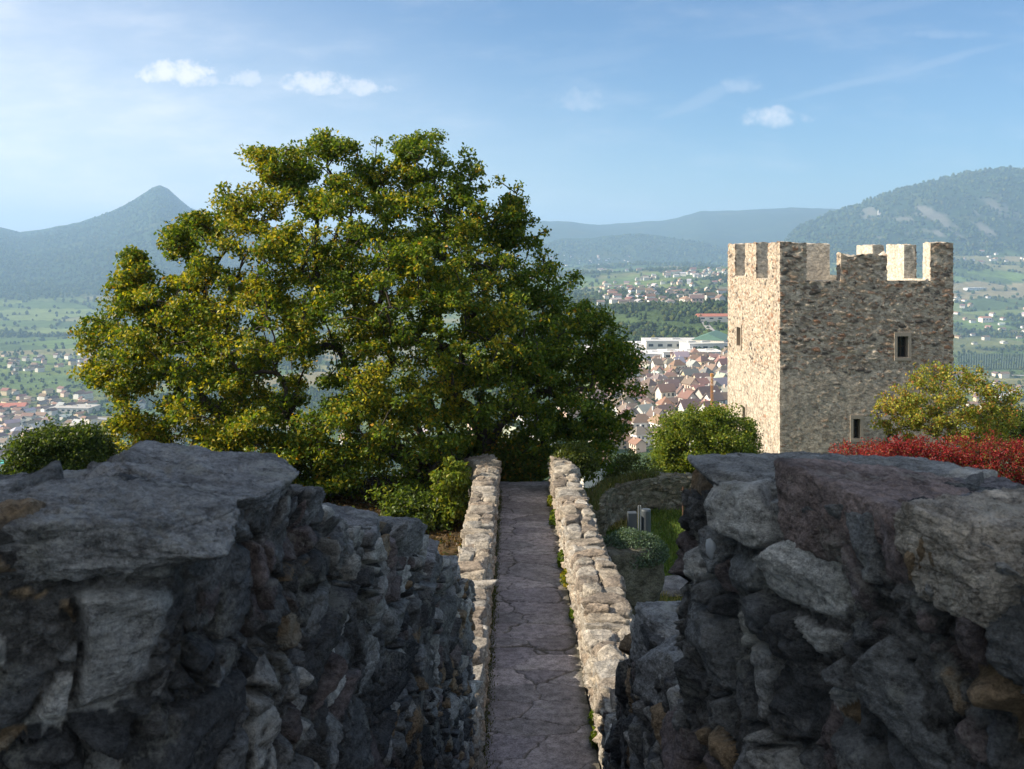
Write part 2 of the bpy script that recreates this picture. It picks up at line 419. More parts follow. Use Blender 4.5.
def rock(name, c, size, rotz=0.0, seed=0, mat=None, parent=None, res=40, pal=PAL_FORE, color=None, rough=0.035, rot=(0, 0), strat=0.5, flat=1.0):
    """an angular stone: a random convex block with worn edges, layered and pitted"""
    rg = np.random.RandomState(seed)
    g = np.linspace(-1, 1, res)
    V = []; Fc = []; base = 0
    for ax in range(3):
        for sgn in (-1, 1):
            a, b = np.meshgrid(g, g, indexing='ij'); a = np.tan(a * math.pi / 4); b = np.tan(b * math.pi / 4)
            p = np.zeros((res, res, 3)); p[..., ax] = sgn; p[..., (ax + 1) % 3] = a * sgn; p[..., (ax + 2) % 3] = b
            V.append(p.reshape(-1, 3)); Fc.append(grid_faces(res, res, base)); base += res * res
    D = np.vstack(V); D /= np.linalg.norm(D, axis=1)[:, None]; Fc = np.vstack(Fc)
    pl = []
    for ax in range(3):
        for sgn in (-1, 1):
            n = np.zeros(3); n[ax] = sgn; n = n + rg.normal(0, 0.13 if ax < 2 else 0.07 * flat, 3); n /= np.linalg.norm(n); pl.append((n, 1.0))
    for k in range(9):
        n = rg.normal(0, 1, 3); n /= np.linalg.norm(n); pl.append((n, rg.uniform(1.05, 1.32)))
    inv = 0
    for n, dd in pl:
        inv = inv + np.maximum(D @ n / dd, 0) ** 26
    rad = inv ** (-1 / 26.)
    Pn = D * rad[:, None]
    hs = np.array(size) / 2
    P = Pn * hs
    sc = float(np.mean(size))
    q = P / sc
    rd = lambda m, o, sd: np.maximum(0, 0.07 - np.abs(fbm(q * np.array(m) + o, 4, sd))) / 0.07
    steps = fbm(q * np.array((1.1, 1.1, 2.6)) + seed * 1.7, 3, seed + 5) * 4
    steps = np.floor(steps) + sstep(.35, .65, steps - np.floor(steps))
    nz = fbm(q * 3.6 + seed, 7, seed, .60) * .55 + steps * .26 * strat - .26 * rd((1.1, 1.1, 5.5), 7 + seed, seed + 9) ** 2 - .18 * rd((4.0, 4.0, 6.0), 2 + seed, seed + 13) ** 2 + .40 * fbm(q * 13, 4, seed + 17, .65)
    P = P + D * (nz * rough * 1.3)[:, None]
    cs = np.array(color) if color is not None else pal[rg.randint(len(pal))]
    cl = cs * (0.9 + 0.45 * fbm(P / sc * 2.5 + 3, 4, seed + 3))[:, None] * (1 - .45 * rd((1.3, 1.3, 4.5), 7 + seed, seed + 9))[:, None]
    Mx = (Matrix.Translation(c) @ Matrix.Rotation(rotz, 4, 'Z') @ Matrix.Rotation(rot[0], 4, 'X') @ Matrix.Rotation(rot[1], 4, 'Y'))
    A = np.array(Mx)
    P = P @ A[:3, :3].T + A[:3, 3]
    return mesh_np(name, P, Fc, mat or M['fore'], cl, parent)

# ------------------------------------------------------------------ terrain
def zpath(y): return -5.71 - 0.0364 * (y - 11.0)

LX = np.array([-400, -200, 0, 20, 40, 80, 110, 130, 145, 152, 160, 168, 176, 190, 230, 300, 360, 430])
LY = np.array([205, 215, 227, 232, 230, 222, 212, 203, 194, 189, 186.5, 190, 197, 209, 222, 236, 248, 262])
MX = np.array([300, 420, 480, 530, 570, 600, 640, 662, 680, 700, 740, 790, 830, 900, 1000, 1200, 1500])
MY = np.array([235, 228, 224, 222, 221, 224, 222, 221, 217, 211, 210, 208, 210, 215, 220, 225, 230])
RX = np.array([740, 775, 800, 830, 860, 880, 900, 940, 970, 1000, 1024, 1100, 1300, 1600])
RY = np.array([268, 246, 230, 216, 208, 199, 191, 180, 173, 169, 170, 160, 170, 190])

S = 1.45     # scale of the valley
def terrain(X, Y):
    d = np.hypot(X, Y); Yp = np.maximum(Y, 0.45 * d); t = X / np.maximum(Yp, 1e-3)
    px = 512 + 1000 * np.clip(t, -2, 2)
    P3 = np.stack([X, Y, 0 * X], -1)
    # castle hill
    edge = 29.0 + 1.5 * vnoise(P3 * 0.11, 3) + np.where(Y < 0, 25, 0)
    zp = np.where(X < 0, zpath(np.clip(Y, 0, 30)) - 0.3, -6.95 - 0.0 * Y)
    bl = sstep(-0.6, 1.8, X); zp = (zpath(np.clip(Y, 0, 30)) - 0.3) * (1 - bl) + (-6.95) * bl
    over = np.maximum(d - edge, 0)
    hill = zp - 0.62 * over * sstep(0, 5, over) + 0.10 * vnoise(P3 * 0.8, 5) * sstep(2, 6, d)
    # valley floor and the ranges beyond
    P3 = P3 / S; Yp = Yp / S
    wl = sstep(440, 330, px); wr = sstep(735, 800, px)
    zl = (HOR - np.interp(px, LX, LY)) / 1000 * 5200
    zm = (HOR - np.interp(px, MX, MY)) / 1000 * 6800
    zr = (HOR - np.interp(px, RX, RY)) / 1000 * 4200
    far = np.maximum(Yp, 1)
    warp = 1 + 0.05 * fbm(P3 / 900.0, 3, 21)
    fy = far * warp
    le = -180 + (zl + 180) * np.interp(fy, [2300, 2600, 3000, 3700, 4500, 5200, 6500], [0, .03, .13, .45, .8, 1, .7])
    me = np.interp(fy, [2150, 2500, 3000, 4000, 5000, 5600], [-180, -158, -124, -78, -40, -10]) ; 
    me = np.where(fy > 5200, -30 + (zm + 30) * np.interp(fy, [5200, 5600, 6200, 6800, 8500], [0, .25, .72, 1, .55]), me)
    me2 = -70 + (70 + np.interp(px, [480, 560, 590, 640, 700, 760], [-20, 60, 40, 75, 20, -60])) * np.interp(fy, [4300, 4700, 5100, 5600], [0, .6, 1, .3])
    me = np.maximum(me, np.where((px > 470) & (px < 770), me2, -400))
    re = np.interp(fy, [1600, 1900, 2300, 2700, 3100, 3300], [-180, -172, -146, -100, -38, -14])
    re = np.where(fy > 3250, -18 + (zr + 18) * np.interp(fy, [3250, 3500, 3850, 4200, 6000], [0, .34, .78, 1, .5]), re)
    le = -181 + (le + 181) * wl; re = -181 + (re + 181) * wr
    val = np.maximum(np.maximum(le, me), np.maximum(re, -180.0))
    up = np.clip((val + 175) / 160, 0, 1)
    crest = np.maximum.reduce([zl * wl - 200 * (1 - wl), zm + 0 * zl, zr * wr - 200 * (1 - wr)])
    rel = np.clip(1.15 - np.clip((val + 180) / np.maximum(crest + 180, 50), 0, 1), 0.05, 1)
    val = val + up * rel * (74 * fbm(P3 / 520.0, 5, 31) + 30 * (.35 - np.abs(fbm(P3 / 330.0 + 5, 4, 36)))) + up * 2.2 * vnoise(P3 / 45.0, 33) + 1.2 * vnoise(P3 / 140.0, 34)
    low = val * S
    return np.maximum(hill, np.maximum(low, -184.0 * S))

def place(px, py):
    """where the sight line through an image point first meets the valley ground"""
    px = np.asarray(px, float); py = np.asarray(py, float)
    ds = np.geomspace(330 * S, 9500 * S, 900)
    Yg = ds[None, :] + 0 * px[:, None]; Xg = (px[:, None] - 512) / 1000 * Yg
    Z = terrain(Xg, Yg)
    ray = -(py[:, None] - HOR) / 1000 * Yg
    hit = ray <= Z
    k = np.where(hit.any(1), hit.argmax(1), -1)
    Yh = ds[k]
    Xh = (px - 512) / 1000 * Yh
    return Xh, Yh, terrain(Xh, Yh), k >= 0

def land_cover(X, Y, Z):
    """colour of the land and how wooded it is"""
    R3 = np.stack([X, Y, 0 * X], -1); rd_ = np.hypot(X, Y)
    X, Y, Z = X / S, Y / S, Z / S
    P3 = R3 / S; d = np.hypot(X, Y)
    Q = np.stack([X / 170.0 + 0.3 * Y / 170.0, Y / 120.0, 0 * X + 0.5], -1).reshape(-1, 3)
    Q = Q + 0.35 * np.stack([vnoise(Q * 0.8, 91), vnoise(Q * 0.8 + 7, 92), 0 * Q[:, 0]], -1)
    Q[:, 2] = 0.5
    hs, f1, f2, off = voro(Q, 15, 0.75)
    sh = X.shape
    h0 = hs[:, 0].reshape(sh); h1 = hs[:, 1].reshape(sh); e = (f2 - f1).reshape(sh)
    pal = np.array([(.10, .15, .045), (.13, .165, .06), (.075, .11, .04), (.16, .16, .08), (.085, .13, .05), (.115, .13, .055), (.19, .17, .10), (.06, .09, .035)]) * 1.35
    c = pal[(h1 * len(pal)).astype(int) % len(pal)]
    px = 512 + 1000 * X / np.maximum(Y, 0.45 * d)
    big = fbm(P3 / 420.0, 4, 44); mid = fbm(P3 / 110.0, 4, 47)
    alt = np.clip((Z + 165) / 130, 0, 1)
    wood = sstep(-0.05, 0.22, big + 0.6 * mid - 0.38 + 0.25 * alt + 0.95 * sstep(-20, 50, Z))
    wood = np.maximum(wood, sstep(-155, -120, Z + 12 * mid) * sstep(470, 420, px) * .96)
    wood = np.maximum(wood, sstep(-80, -45, Z + 14 * mid) * sstep(450, 500, px) * sstep(800, 760, px) * .93)
    wood = np.maximum(wood, sstep(0.09, 0.02, e) * 0.7 * (h0 > 0.35))
    wood = wood * sstep(150, 300, d)
    # meadows and vineyards: above the factory halls, and below the left mountain
    md = sstep(1950, 2050, Y) * sstep(2700, 2560, Y + 90 * mid) * sstep(585, 610, px) * sstep(775, 745, px)
    md = np.maximum(md, sstep(1210, 1270, Y) * sstep(1640, 1560, Y + 60 * mid) * sstep(-200, -160, px) * sstep(150, 125, px) * (.25 + .75 * (h0 > .3)))
    md = np.maximum(md, sstep(1480, 1540, Y) * sstep(1760, 1700, Y) * sstep(930, 945, px))
    rows_ = .5 + .5 * np.sin((X * .9 + Y * .35) / 7.0)
    gm = np.where((h1 > .45)[..., None], np.array((.15, .20, .06)), np.array((.11, .17, .05))) * (.86 + .2 * rows_ * (h0 > .5))[..., None]
    wood = wood * (1 - .93 * md)
    c = c * (1 - md[..., None]) + gm * md[..., None]
    forest = np.array((.030, .050, .022)) * (1 + 0.45 * fbm(P3 / 60.0, 4, 49))[..., None]
    forest = forest + sstep(0.25, 0.6, fbm(P3 / 90.0 + 9, 3, 52))[..., None] * np.array((.03, .02, .0))
    c = c * (0.9 + 0.25 * fbm(P3 / 35.0, 3, 53))[..., None]
    c = c * (1 - wood[..., None]) + forest * wood[..., None]
    # pale rock faces on the right-hand mountain
    rk = sstep(0.10, 0.36, fbm(np.stack([X / 60.0, Y / 260.0, Z / 60.0], -1), 4, 61)) * sstep(840, 880, px) * sstep(1040, 990, px) * sstep(0, 60, Z) * sstep(230, 150, Z) * (Y > 3000)
    c = c * (1 - 0.75 * rk[..., None]) + np.array((.20, .19, .17)) * 0.75 * rk[..., None]
    wood = wood * (1 - .9 * rk)
    # castle hill: leaf litter left of the path, grass right of it
    nearw = sstep(70, 40, rd_)[..., None]
    nn = fbm(R3 * 0.9, 4, 71)[..., None]
    litter = np.array((.06, .045, .028)) * (1 + 0.7 * nn); gr = np.array((.08, .12, .03)) * (1 + 0.6 * nn)
    side = sstep(-0.2, 1.2, X * S)[..., None]
    c = c * (1 - nearw) + (litter * (1 - side) + gr * side) * nearw
    slope = (sstep(40, 70, rd_) * sstep(700, 400, rd_))[..., None]
    c = c * (1 - slope) + np.array((.045, .07, .026)) * (1 + 0.4 * nn) * slope
    return np.clip(c, 0.01, 1), wood

az = np.radians(np.r_[np.linspace(-180, -42, 60)[:-1], np.linspace(-42, 42, 1000), np.linspace(42, 180, 60)[1:]])
rr = np.r_[0.3, np.geomspace(1.5, 900, 170), np.geomspace(905, 17000, 420)]
AZg, RRg = np.meshgrid(az, rr, indexing='ij')
GX = np.sin(AZg) * RRg; GY = np.cos(AZg) * RRg
GZ = terrain(GX, GY)
GC, GW = land_cover(GX, GY, GZ)
mt, b, pr, out = new_mat('land')
at = b.n('ShaderNodeAttribute', attribute_name='Col')
pos = b.n('ShaderNodeNewGeometry').outputs['Position']
k1 = b.noise(pos, 0.05, 6, 0.7); k2 = b.noise(pos, 2.2, 6, 0.7)
kk = b.m('ADD', 0.25, b.m('ADD', b.m('MULTIPLY', k1, 0.9), b.m('MULTIPLY', k2, 0.6)))
cc = b.n('ShaderNodeCombineColor')
for i in range(3): b.set(cc.inputs[i], kk)
b.set(pr.inputs['Base Color'], b.mix(1.0, at.outputs[0], cc.outputs[0], 'MULTIPLY'))
pr.inputs['Roughness'].default_value = 1.0; pr.inputs['Specular IOR Level'].default_value = 0.0
bp = b.n('ShaderNodeBump'); bp.inputs['Strength'].default_value = 0.8; bp.inputs['Distance'].default_value = 9.0
b.set(bp.inputs['Height'], k1); b.set(pr.inputs['Normal'], bp.outputs[0])
g = mesh_np('ground', np.stack([GX, GY, GZ], -1).reshape(-1, 3), grid_faces(len(az), len(rr))[:, ::-1], mt, GC.reshape(-1, 3))
tag(g, 'castle hill, valley floor and forested mountains beyond', 'terrain', kind='structure')
HIGH = float(GZ.max()); LOWZ = float(GZ.min())

# haze: one closed box of pale air round everything
gz = Geo(); gz.box(-17600, 17600, -17600, 17600, LOWZ - 1, HIGH + 25)
hm = bpy.data.materials.new('haze'); hm.use_nodes = True; hm.node_tree.nodes.clear(); b = NB(hm.node_tree)
pv = b.n('ShaderNodeVolumePrincipled'); pv.inputs['Color'].default_value = (0.44, 0.68, 1.0, 1)
pv.inputs['Density'].default_value = 1.12e-4; pv.inputs['Anisotropy'].default_value = 0.1
b.set(b.n('ShaderNodeOutputMaterial').inputs[1], pv.outputs[0])
tag(gz.build('haze', hm), 'pale blue haze over the valley', 'haze', kind='stuff')

# ------------------------------------------------------------------ far woods as low clumps of trees
ICO = np.array([(0, 0, 1), (.894, 0, .447), (.276, .851, .447), (-.724, .526, .447), (-.724, -.526, .447), (.276, -.851, .447),
                (.724, .526, -.447), (-.276, .851, -.447), (-.894, 0, -.447), (-.276, -.851, -.447), (.724, -.526, -.447), (0, 0, -1)])
ICF = np.array([(0, 1, 2), (0, 2, 3), (0, 3, 4), (0, 4, 5), (0, 5, 1), (1, 6, 2), (2, 7, 3), (3, 8, 4), (4, 9, 5), (5, 10, 1),
                (2, 6, 7), (3, 7, 8), (4, 8, 9), (5, 9, 10), (1, 10, 6), (11, 7, 6), (11, 8, 7), (11, 9, 8), (11, 10, 9), (11, 6, 10)])
def blobs(name, X, Y, Z, rad, hgt, col, mat, rs):
    n = len(X)
    V = ICO[None] * (1 + rs.normal(0, 0.16, (n, 12, 1)))
    V = V * np.stack([rad, rad, hgt], -1)[:, None, :]
    V = V + np.stack([X, Y, Z + hgt * 0.7], -1)[:, None, :]
    Fc = (ICF[None] + (np.arange(n) * 12)[:, None, None]).reshape(-1, 3)
    return mesh_np(name, V.reshape(-1, 3), Fc, mat, np.repeat(col, 12, 0), smooth=False)
rs = np.random.RandomState(5)
def far_wood(n, y0, y1, x0=-120, x1=1150):
    px = rs.uniform(x0, x1, n); d = y0 * (y1 / y0) ** rs.uniform(0, 1, n)
    X = (px - 512) / 1000 * d; Y = d; Z = terrain(X, Y)
    return X, Y, Z
X, Y, Z = far_wood(180000, 430 * S, 5000 * S)
c, w = land_cover(X, Y, Z)
keep = rs.uniform(0, 1, len(X)) < np.where(w > 0.5, 0.62, np.where(Y < 1750 * S, 0.10, 0.015 + 0.10 * w))
X, Y, Z = X[keep], Y[keep], Z[keep]
sz = np.clip(Y / 1000 * 1.3, 2.4, 7.0) * rs.uniform(0.7, 1.5, len(X))
cw = np.array((.036, .058, .024)) * rs.uniform(0.6, 1.5, (len(X), 1)) + rs.uniform(0, 1, (len(X), 1)) ** 4 * np.array((.05, .035, .0))
mw, b, pr, out = new_mat('far foliage')
at = b.n('ShaderNodeAttribute', attribute_name='Col'); b.set(pr.inputs['Base Color'], at.outputs[0])
pr.inputs['Roughness'].default_value = 1; pr.inputs['Specular IOR Level'].default_value = 0
tag(blobs('woodland', X, Y, Z, sz, sz * rs.uniform(0.8, 1.4, len(X)), cw, mw, rs), 'dark green woods and hedgerows scattered over valley and slopes', 'woodland', kind='stuff')

# ------------------------------------------------------------------ houses in the valley
def house_protos():
    pr = {}
    for kind in ('gable', 'hip'):
        g = Geo(); g.box(-.5, .5, -.5, .5, -.25, 1)
        if kind == 'gable': g.add([(-.5, -.5, 1), (-.5, .5, 1), (-.5, 0, 1.42), (.5, -.5, 1), (.5, .5, 1), (.5, 0, 1.42)], [(0, 2, 1), (3, 4, 5), (0, 3, 5, 2), (1, 2, 5, 4)])
        wall = g.build('house', M['housewall'])
        r = Geo()
        a, o_, h = .58, .98, 1.47
        if kind == 'gable':
            r.add([(-a, -a, o_), (a, -a, o_), (a, 0, h), (-a, 0, h), (-a, a, o_), (a, a, o_), (-a, -a, o_ - .06), (a, -a, o_ - .06), (a, 0, h - .06), (-a, 0, h - .06), (-a, a, o_ - .06), (a, a, o_ - .06)],
                  [(0, 1, 2, 3), (3, 2, 5, 4), (7, 6, 9, 8), (8, 9, 10, 11), (0, 6, 7, 1), (4, 5, 11, 10), (0, 3, 9, 6), (3, 4, 10, 9), (1, 7, 8, 2), (2, 8, 11, 5)])
        else:
            r.add([(-a, -a, o_), (a, -a, o_), (a, a, o_), (-a, a, o_), (-.2, 0, h), (.2, 0, h)], [(0, 1, 5, 4), (1, 2, 5), (2, 3, 4, 5), (3, 0, 4), (3, 2, 1, 0)])
        roof = r.build('roof', M['roof'], wall)
        ch = Geo(); ch.box(.18, .27, .12, .21, 1.1, 1.55); chim = ch.build('chimney', M['housewall'], roof)
        w = Geo(); w.box(-.06, .06, -.012, .012, -.11, .11); win = w.build('window', M['glass'], wall)
        for o in (wall, roof, chim, win): COL.objects.unlink(o)
        pr[kind] = (wall, roof, chim, win)
    return pr
HP = house_protos()
WALLC = [((.78, .74, .66), 'cream'), ((.80, .79, .76), 'white'), ((.70, .58, .40), 'ochre'), ((.62, .60, .56), 'grey'), ((.72, .55, .45), 'pinkish')]
ROOFC = [((.205, .125, .095), 'terracotta'), ((.15, .11, .092), 'brown'), ((.23, .15, .11), 'orange tiled'), ((.18, .16, .15), 'grey'), ((.36, .35, .34), 'pale grey')]

def add_house(X, Y, Z, w, l, h, rot, kind, wc, rc, label, group, detail):
    wall, roof, chim, win = HP[kind]
    o = wall.copy(); COL.objects.link(o); o.location = (X, Y, Z); o.scale = (l, w, h); o.rotation_euler = (0, 0, rot)
    o.color = (*wc, 1)
    r = roof.copy(); COL.objects.link(r); r.parent = o; r.color = (*rc, 1)
    if detail:
        c = chim.copy(); COL.objects.link(c); c.parent = r; c.color = (*wc, 1)
        # windows on the two long walls
        for fl in (0.30, 0.74):
            for k in range(3):
                for s in (-1,) if math.cos(rot) > 0 else (1,):
                    v = win.copy(); COL.objects.link(v); v.parent = o; v.location = (-.3 + .3 * k, s * .502, fl)
    tag(o, label, 'house', group)
    return o

ZONES = [  # x0,x1,y0,y1, count, size, place phrase, area
    (596, 728, 362, 452, 235, 9.4, 'in the dense town between big tree and tower', 'town houses between the big tree and the tower'),
    (560, 728, 316, 334, 80, 12, 'in the valley village above the pale factory halls', 'village houses above the factory halls'),
    (600, 728, 283, 306, 75, 13, 'in the hillside village beyond the green fields', 'hillside village houses'),
    (588, 728, 270, 282, 60, 14, 'in the upper village below the blue hills', 'upper village houses'),
    (545, 640, 256, 268, 26, 15, 'in the hamlet high below the blue hills', 'hamlet houses below the hills'),
    (0, 92, 392, 470, 105, 13, 'in the town at the left below the mountain', 'town houses under the left mountain'),
    (0, 110, 355, 392, 34, 12, 'among green meadows at the left', 'scattered houses among the left meadows'),
    (100, 596, 395, 500, 50, 13, 'in the town glimpsed behind the big tree', 'town houses behind the big tree'),
    (955, 1040, 296, 345, 28, 14, 'on the wooded slope right of the tower', 'slope houses right of the tower'),
    (955, 1040, 374, 432, 32, 14, 'on the valley floor behind the yellowing shrub', 'houses behind the yellowing shrub'),
    (958, 1040, 252, 264, 18, 15, 'on the terrace under the forested mountain', 'terrace houses under the mountain'),
]
allh = []
for zi, (x0, x1, y0, y1, n, s, phrase, grp) in enumerate(ZONES):
    k = n * 9
    px = rs.uniform(x0, x1, k); py = y0 + (y1 - y0) * rs.uniform(0, 1, k) ** 0.9
    X, Y, Z, ok = place(px, py)
    got = []; cn_ = fbm(np.stack([X / 260., Y / 340., 0 * X], -1), 2, 90 + zi)
    for i in range(k):
        if not ok[i]: continue
        lim = s * 1.15
        if zi not in (0, 5, 7) and cn_[i] < -.04: continue
        if any((X[i] - a) ** 2 + (Y[i] - b_) ** 2 < lim * lim for a, b_ in got): continue
        got.append((X[i], Y[i])); allh.append((zi, X[i], Y[i], Z[i], s))
        if len(got) >= n: break
allh.sort(key=lambda a: a[2])
far_v = []
COLOUR_OF = {}
count = 0
for zi, X, Y, Z, s in allh:
    phrase, grp = ZONES[zi][6], ZONES[zi][7]
    hr = random.Random(int(X * 7 + Y * 13))
    wc, wn = hr.choice(WALLC[:2] + WALLC); rc, rn = hr.choice(ROOFC[:3] + ROOFC)
    l = s * hr.uniform(.8, 1.5); w = s * hr.uniform(.65, .95); h = hr.choice((5.5, 6.5, 8.0, 9.5))
    base_rot = 0.35 if zi in (0, 7) else (-.5 if zi in (5, 6) else 0.1)
    rot = base_rot + hr.choice((0, math.pi / 2)) + hr.gauss(0, .15)
    kind = hr.choice(('gable', 'gable', 'hip'))
    f = hr.uniform(.8, 1.15)
    wc = tuple(min(c_ * f * .86, .75) for c_ in wc); rc = tuple(c_ * f * hr.uniform(.9, 1.2) for c_ in rc)
    if count < 296:
        roof_name = {'gable': 'gabled', 'hip': 'hipped'}[kind]
        add_house(X, Y, Z - 0.5, w, l, h, rot, kind, wc, rc, f'{wn} house with {rn} {roof_name} roof {phrase}', f'{wn} {rn} {roof_name} {grp}', Y < 1500)
        count += 1
    else:
        far_v.append((X, Y, Z - 0.5, w, l, h, rot, wc, rc))
# the farthest houses, too many and too small to tell apart
V, Fq, Cq = [], [], []
for X, Y, Z, w, l, h, rot, wc, rc in far_v:
    ca, sa = math.cos(rot), math.sin(rot)
    def pt(a, b_, c_): return (X + ca * a * l - sa * b_ * w, Y + sa * a * l + ca * b_ * w, Z + c_ * h)
    bb = len(V)
    for a, b_ in ((-.5, -.5), (.5, -.5), (.5, .5), (-.5, .5)): V.append(pt(a, b_, -.3)); Cq.append(wc)
    for a, b_ in ((-.5, -.5), (.5, -.5), (.5, .5), (-.5, .5)): V.append(pt(a, b_, 1)); Cq.append(wc)
    Fq += [(bb, bb + 1, bb + 5, bb + 4), (bb + 1, bb + 2, bb + 6, bb + 5), (bb + 2, bb + 3, bb + 7, bb + 6), (bb + 3, bb, bb + 4, bb + 7)]
    cb = len(V)
    for a, b_, c_ in ((-.58, -.58, .97), (.58, -.58, .97), (.58, 0, 1.45), (-.58, 0, 1.45), (.58, .58, .97), (-.58, .58, .97)): V.append(pt(a, b_, c_)); Cq.append(rc)
    Fq += [(cb, cb + 1, cb + 2, cb + 3), (cb + 3, cb + 2, cb + 4, cb + 5)]
if far_v:
    tag(mesh_np('distant_village', V, Fq, mw, np.array(Cq), smooth=False), 'far villages of tiny pale houses on the slopes', 'village', kind='stuff')

# larger halls
def hall(name, px, py, L, Wd, H, rot, wc, rc, label, flat=True, group=None):
    L *= .95; Wd *= .95; H *= 1.0
    X, Y, Z, ok = place([px], [py]); X, Y, Z = float(X[0]), float(Y[0]), float(Z[0])
    root = empty(name, (X, Y, Z)); root.rotation_euler = (0, 0, rot)
    g = Geo(); g.box(-L / 2, L / 2, -Wd / 2, Wd / 2, -4, H); w = g.build('wall', M['housewall'], root); w.color = (*wc, 1)
    g = Geo()
    if flat:
        g.box(-L / 2 - .4, L / 2 + .4, -Wd / 2 - .4, Wd / 2 + .4, H + .01, H + .8)
        for k in range(3): g.box(-L / 3 + k * L / 3 - 4, -L / 3 + k * L / 3 + 4, -2, 2, H + .8, H + 2.2)
    else:
        g.add([(-L / 2 - .5, -Wd / 2 - .5, H), (L / 2 + .5, -Wd / 2 - .5, H), (L / 2 + .5, 0, H + Wd * .2), (-L / 2 - .5, 0, H + Wd * .2), (L / 2 + .5, Wd / 2 + .5, H), (-L / 2 - .5, Wd / 2 + .5, H)],
              [(0, 1, 2, 3), (3, 2, 4, 5), (0, 3, 5), (1, 4, 2)])
    r = g.build('roof', M['roof'], root); r.color = (*rc, 1)
    g = Geo()
    nwin = max(3, int(L / 9))
    for k in range(nwin):
        x = -L / 2 + (k + .5) * L / nwin; g = Geo(); g.box(x - 2.4, x + 2.4, -Wd / 2 - .08, -Wd / 2 - .02, H * .45, H * .75); g.build('window', M['glass'], root)
    tag(root, label, 'hall' , group); return root
WHT, GRY = (.72, .72, .72), (.55, .55, .54)
hall('factory_hall', 655, 362, 90, 40, 9, .1, WHT, (.62, .62, .62), 'long white flat roofed factory hall nearest the dense town')
hall('factory_hall', 640, 352, 60, 40, 9, .1, WHT, (.55, .56, .58), 'white factory hall close to the right edge of the big tree')
hall('factory_hall', 690, 360, 60, 30, 8, .05, WHT, (.66, .65, .62), 'low white factory hall directly behind the tower side of town')
hall('factory_hall', 676, 349, 70, 40, 9, .0, (.65, .62, .56), (.5, .5, .5), 'beige factory hall behind the long white one')
hall('factory_hall', 612, 356, 60, 40, 9, .1, WHT, (.6, .6, .6), 'white factory hall half hidden by the big tree')
hall('factory_hall', 705, 351, 46, 30, 8, .2, (.6, .58, .55), (.5, .5, .48), 'small grey factory hall below the green roofed barn')
hall('barn', 712, 347, 52, 34, 9, 1.2, (.62, .58, .5), (.10, .20, .15), 'large barn with green gabled roof beside the tower', False)
hall('barn', 714, 321, 46, 16, 6, .1, (.75, .66, .56), (.36, .13, .08), 'long red roofed farm building above the green field', False)
hall('factory_hall', 4, 470, 26, 22, 9, .4, (.55, .62, .62), (.05, .42, .36), 'hall with turquoise flat roof at the left picture edge')
hall('barn', 8, 412, 60, 26, 9, .2, (.6, .5, .42), (.40, .13, .08), 'long hall with red gabled roof in the left town', False)
hall('factory_hall', 75, 412, 70, 40, 8, -.1, (.6, .58, .54), (.42, .40, .37), 'grey flat roofed hall below the left meadow')
hall('greenhouse', 975, 290, 90, 24, 5, .3, (.55, .58, .6), (.50, .54, .58), 'pale greenhouse roofs high on the slope right of the tower')
hall('villa', 985, 322, 34, 22, 13, .2, (.74, .66, .60), (.38, .18, .12), 'large pink villa with red roof on the slope right of the tower', False)
hall('villa', 1005, 400, 34, 20, 9, .2, (.8, .8, .78), (.45, .44, .43), 'white block with pale roof behind the yellowing shrub')

# chapel on the mountain
X, Y, Z, ok = place([880], [216]); root = empty('chapel', (float(X[0]), float(Y[0]), float(Z[0]) + 4))
g = Geo(); g.box(-7, 7, -5, 5, -6, 10); g.build('nave', M['plasterwhite'], root)
g = Geo(); g.add([(-7.5, -5.6, 10), (7.5, -5.6, 10), (7.5, 0, 14), (-7.5, 0, 14), (7.5, 5.6, 10), (-7.5, 5.6, 10)], [(0, 1, 2, 3), (3, 2, 4, 5), (0, 3, 5), (1, 4, 2)])
r = g.build('roof', M['roof'], root); r.color = (.4, .3, .26, 1)
g = Geo(); g.box(-12, -7.1, -2.6, 2.6, -6, 20); g.add([(-12, -2.6, 20), (-7.1, -2.6, 20), (-7.1, 2.6, 20), (-12, 2.6, 20), (-9.5, 0, 29)], [(0, 1, 4), (1, 2, 4), (2, 3, 4), (3, 0, 4)])
g.build('bell_tower', M['plasterwhite'], root)
tag(root, 'tiny white chapel with bell tower high on the forested mountain', 'chapel')

# orange crane mast over the town
X, Y, Z, ok = place([712], [436]); X, Y, Z = float(X[0]), float(Y[0]), float(Z[0])
root = empty('tower_crane', (X, Y, Z)); g = Geo(); H = 34
for a in (-.8, .8):
    for b_ in (-.8, .8): g.bar((a * .6, b_ * .6, 0), (a * .6, b_ * .6, H), .2, 4)
for k in range(14):
    z0, z1 = k * H / 14, (k + 1) * H / 14; s = 1 if k % 2 else -1
    for b_ in (-.8, .8): g.bar((-.48 * s, b_ * .6, z0), (.48 * s, b_ * .6, z1), .1, 4); g.bar((b_ * .6, -.48 * s, z0), (b_ * .6, .48 * s, z1), .1, 4)
g.build('mast', M['crane'], root)
g = Geo(); g.box(-.7, .7, -1.0, 1.0, H, H + 1.8); g.build('cab', M['crane'], root)
tag(root, 'orange lattice crane mast standing over the town roofs', 'crane')

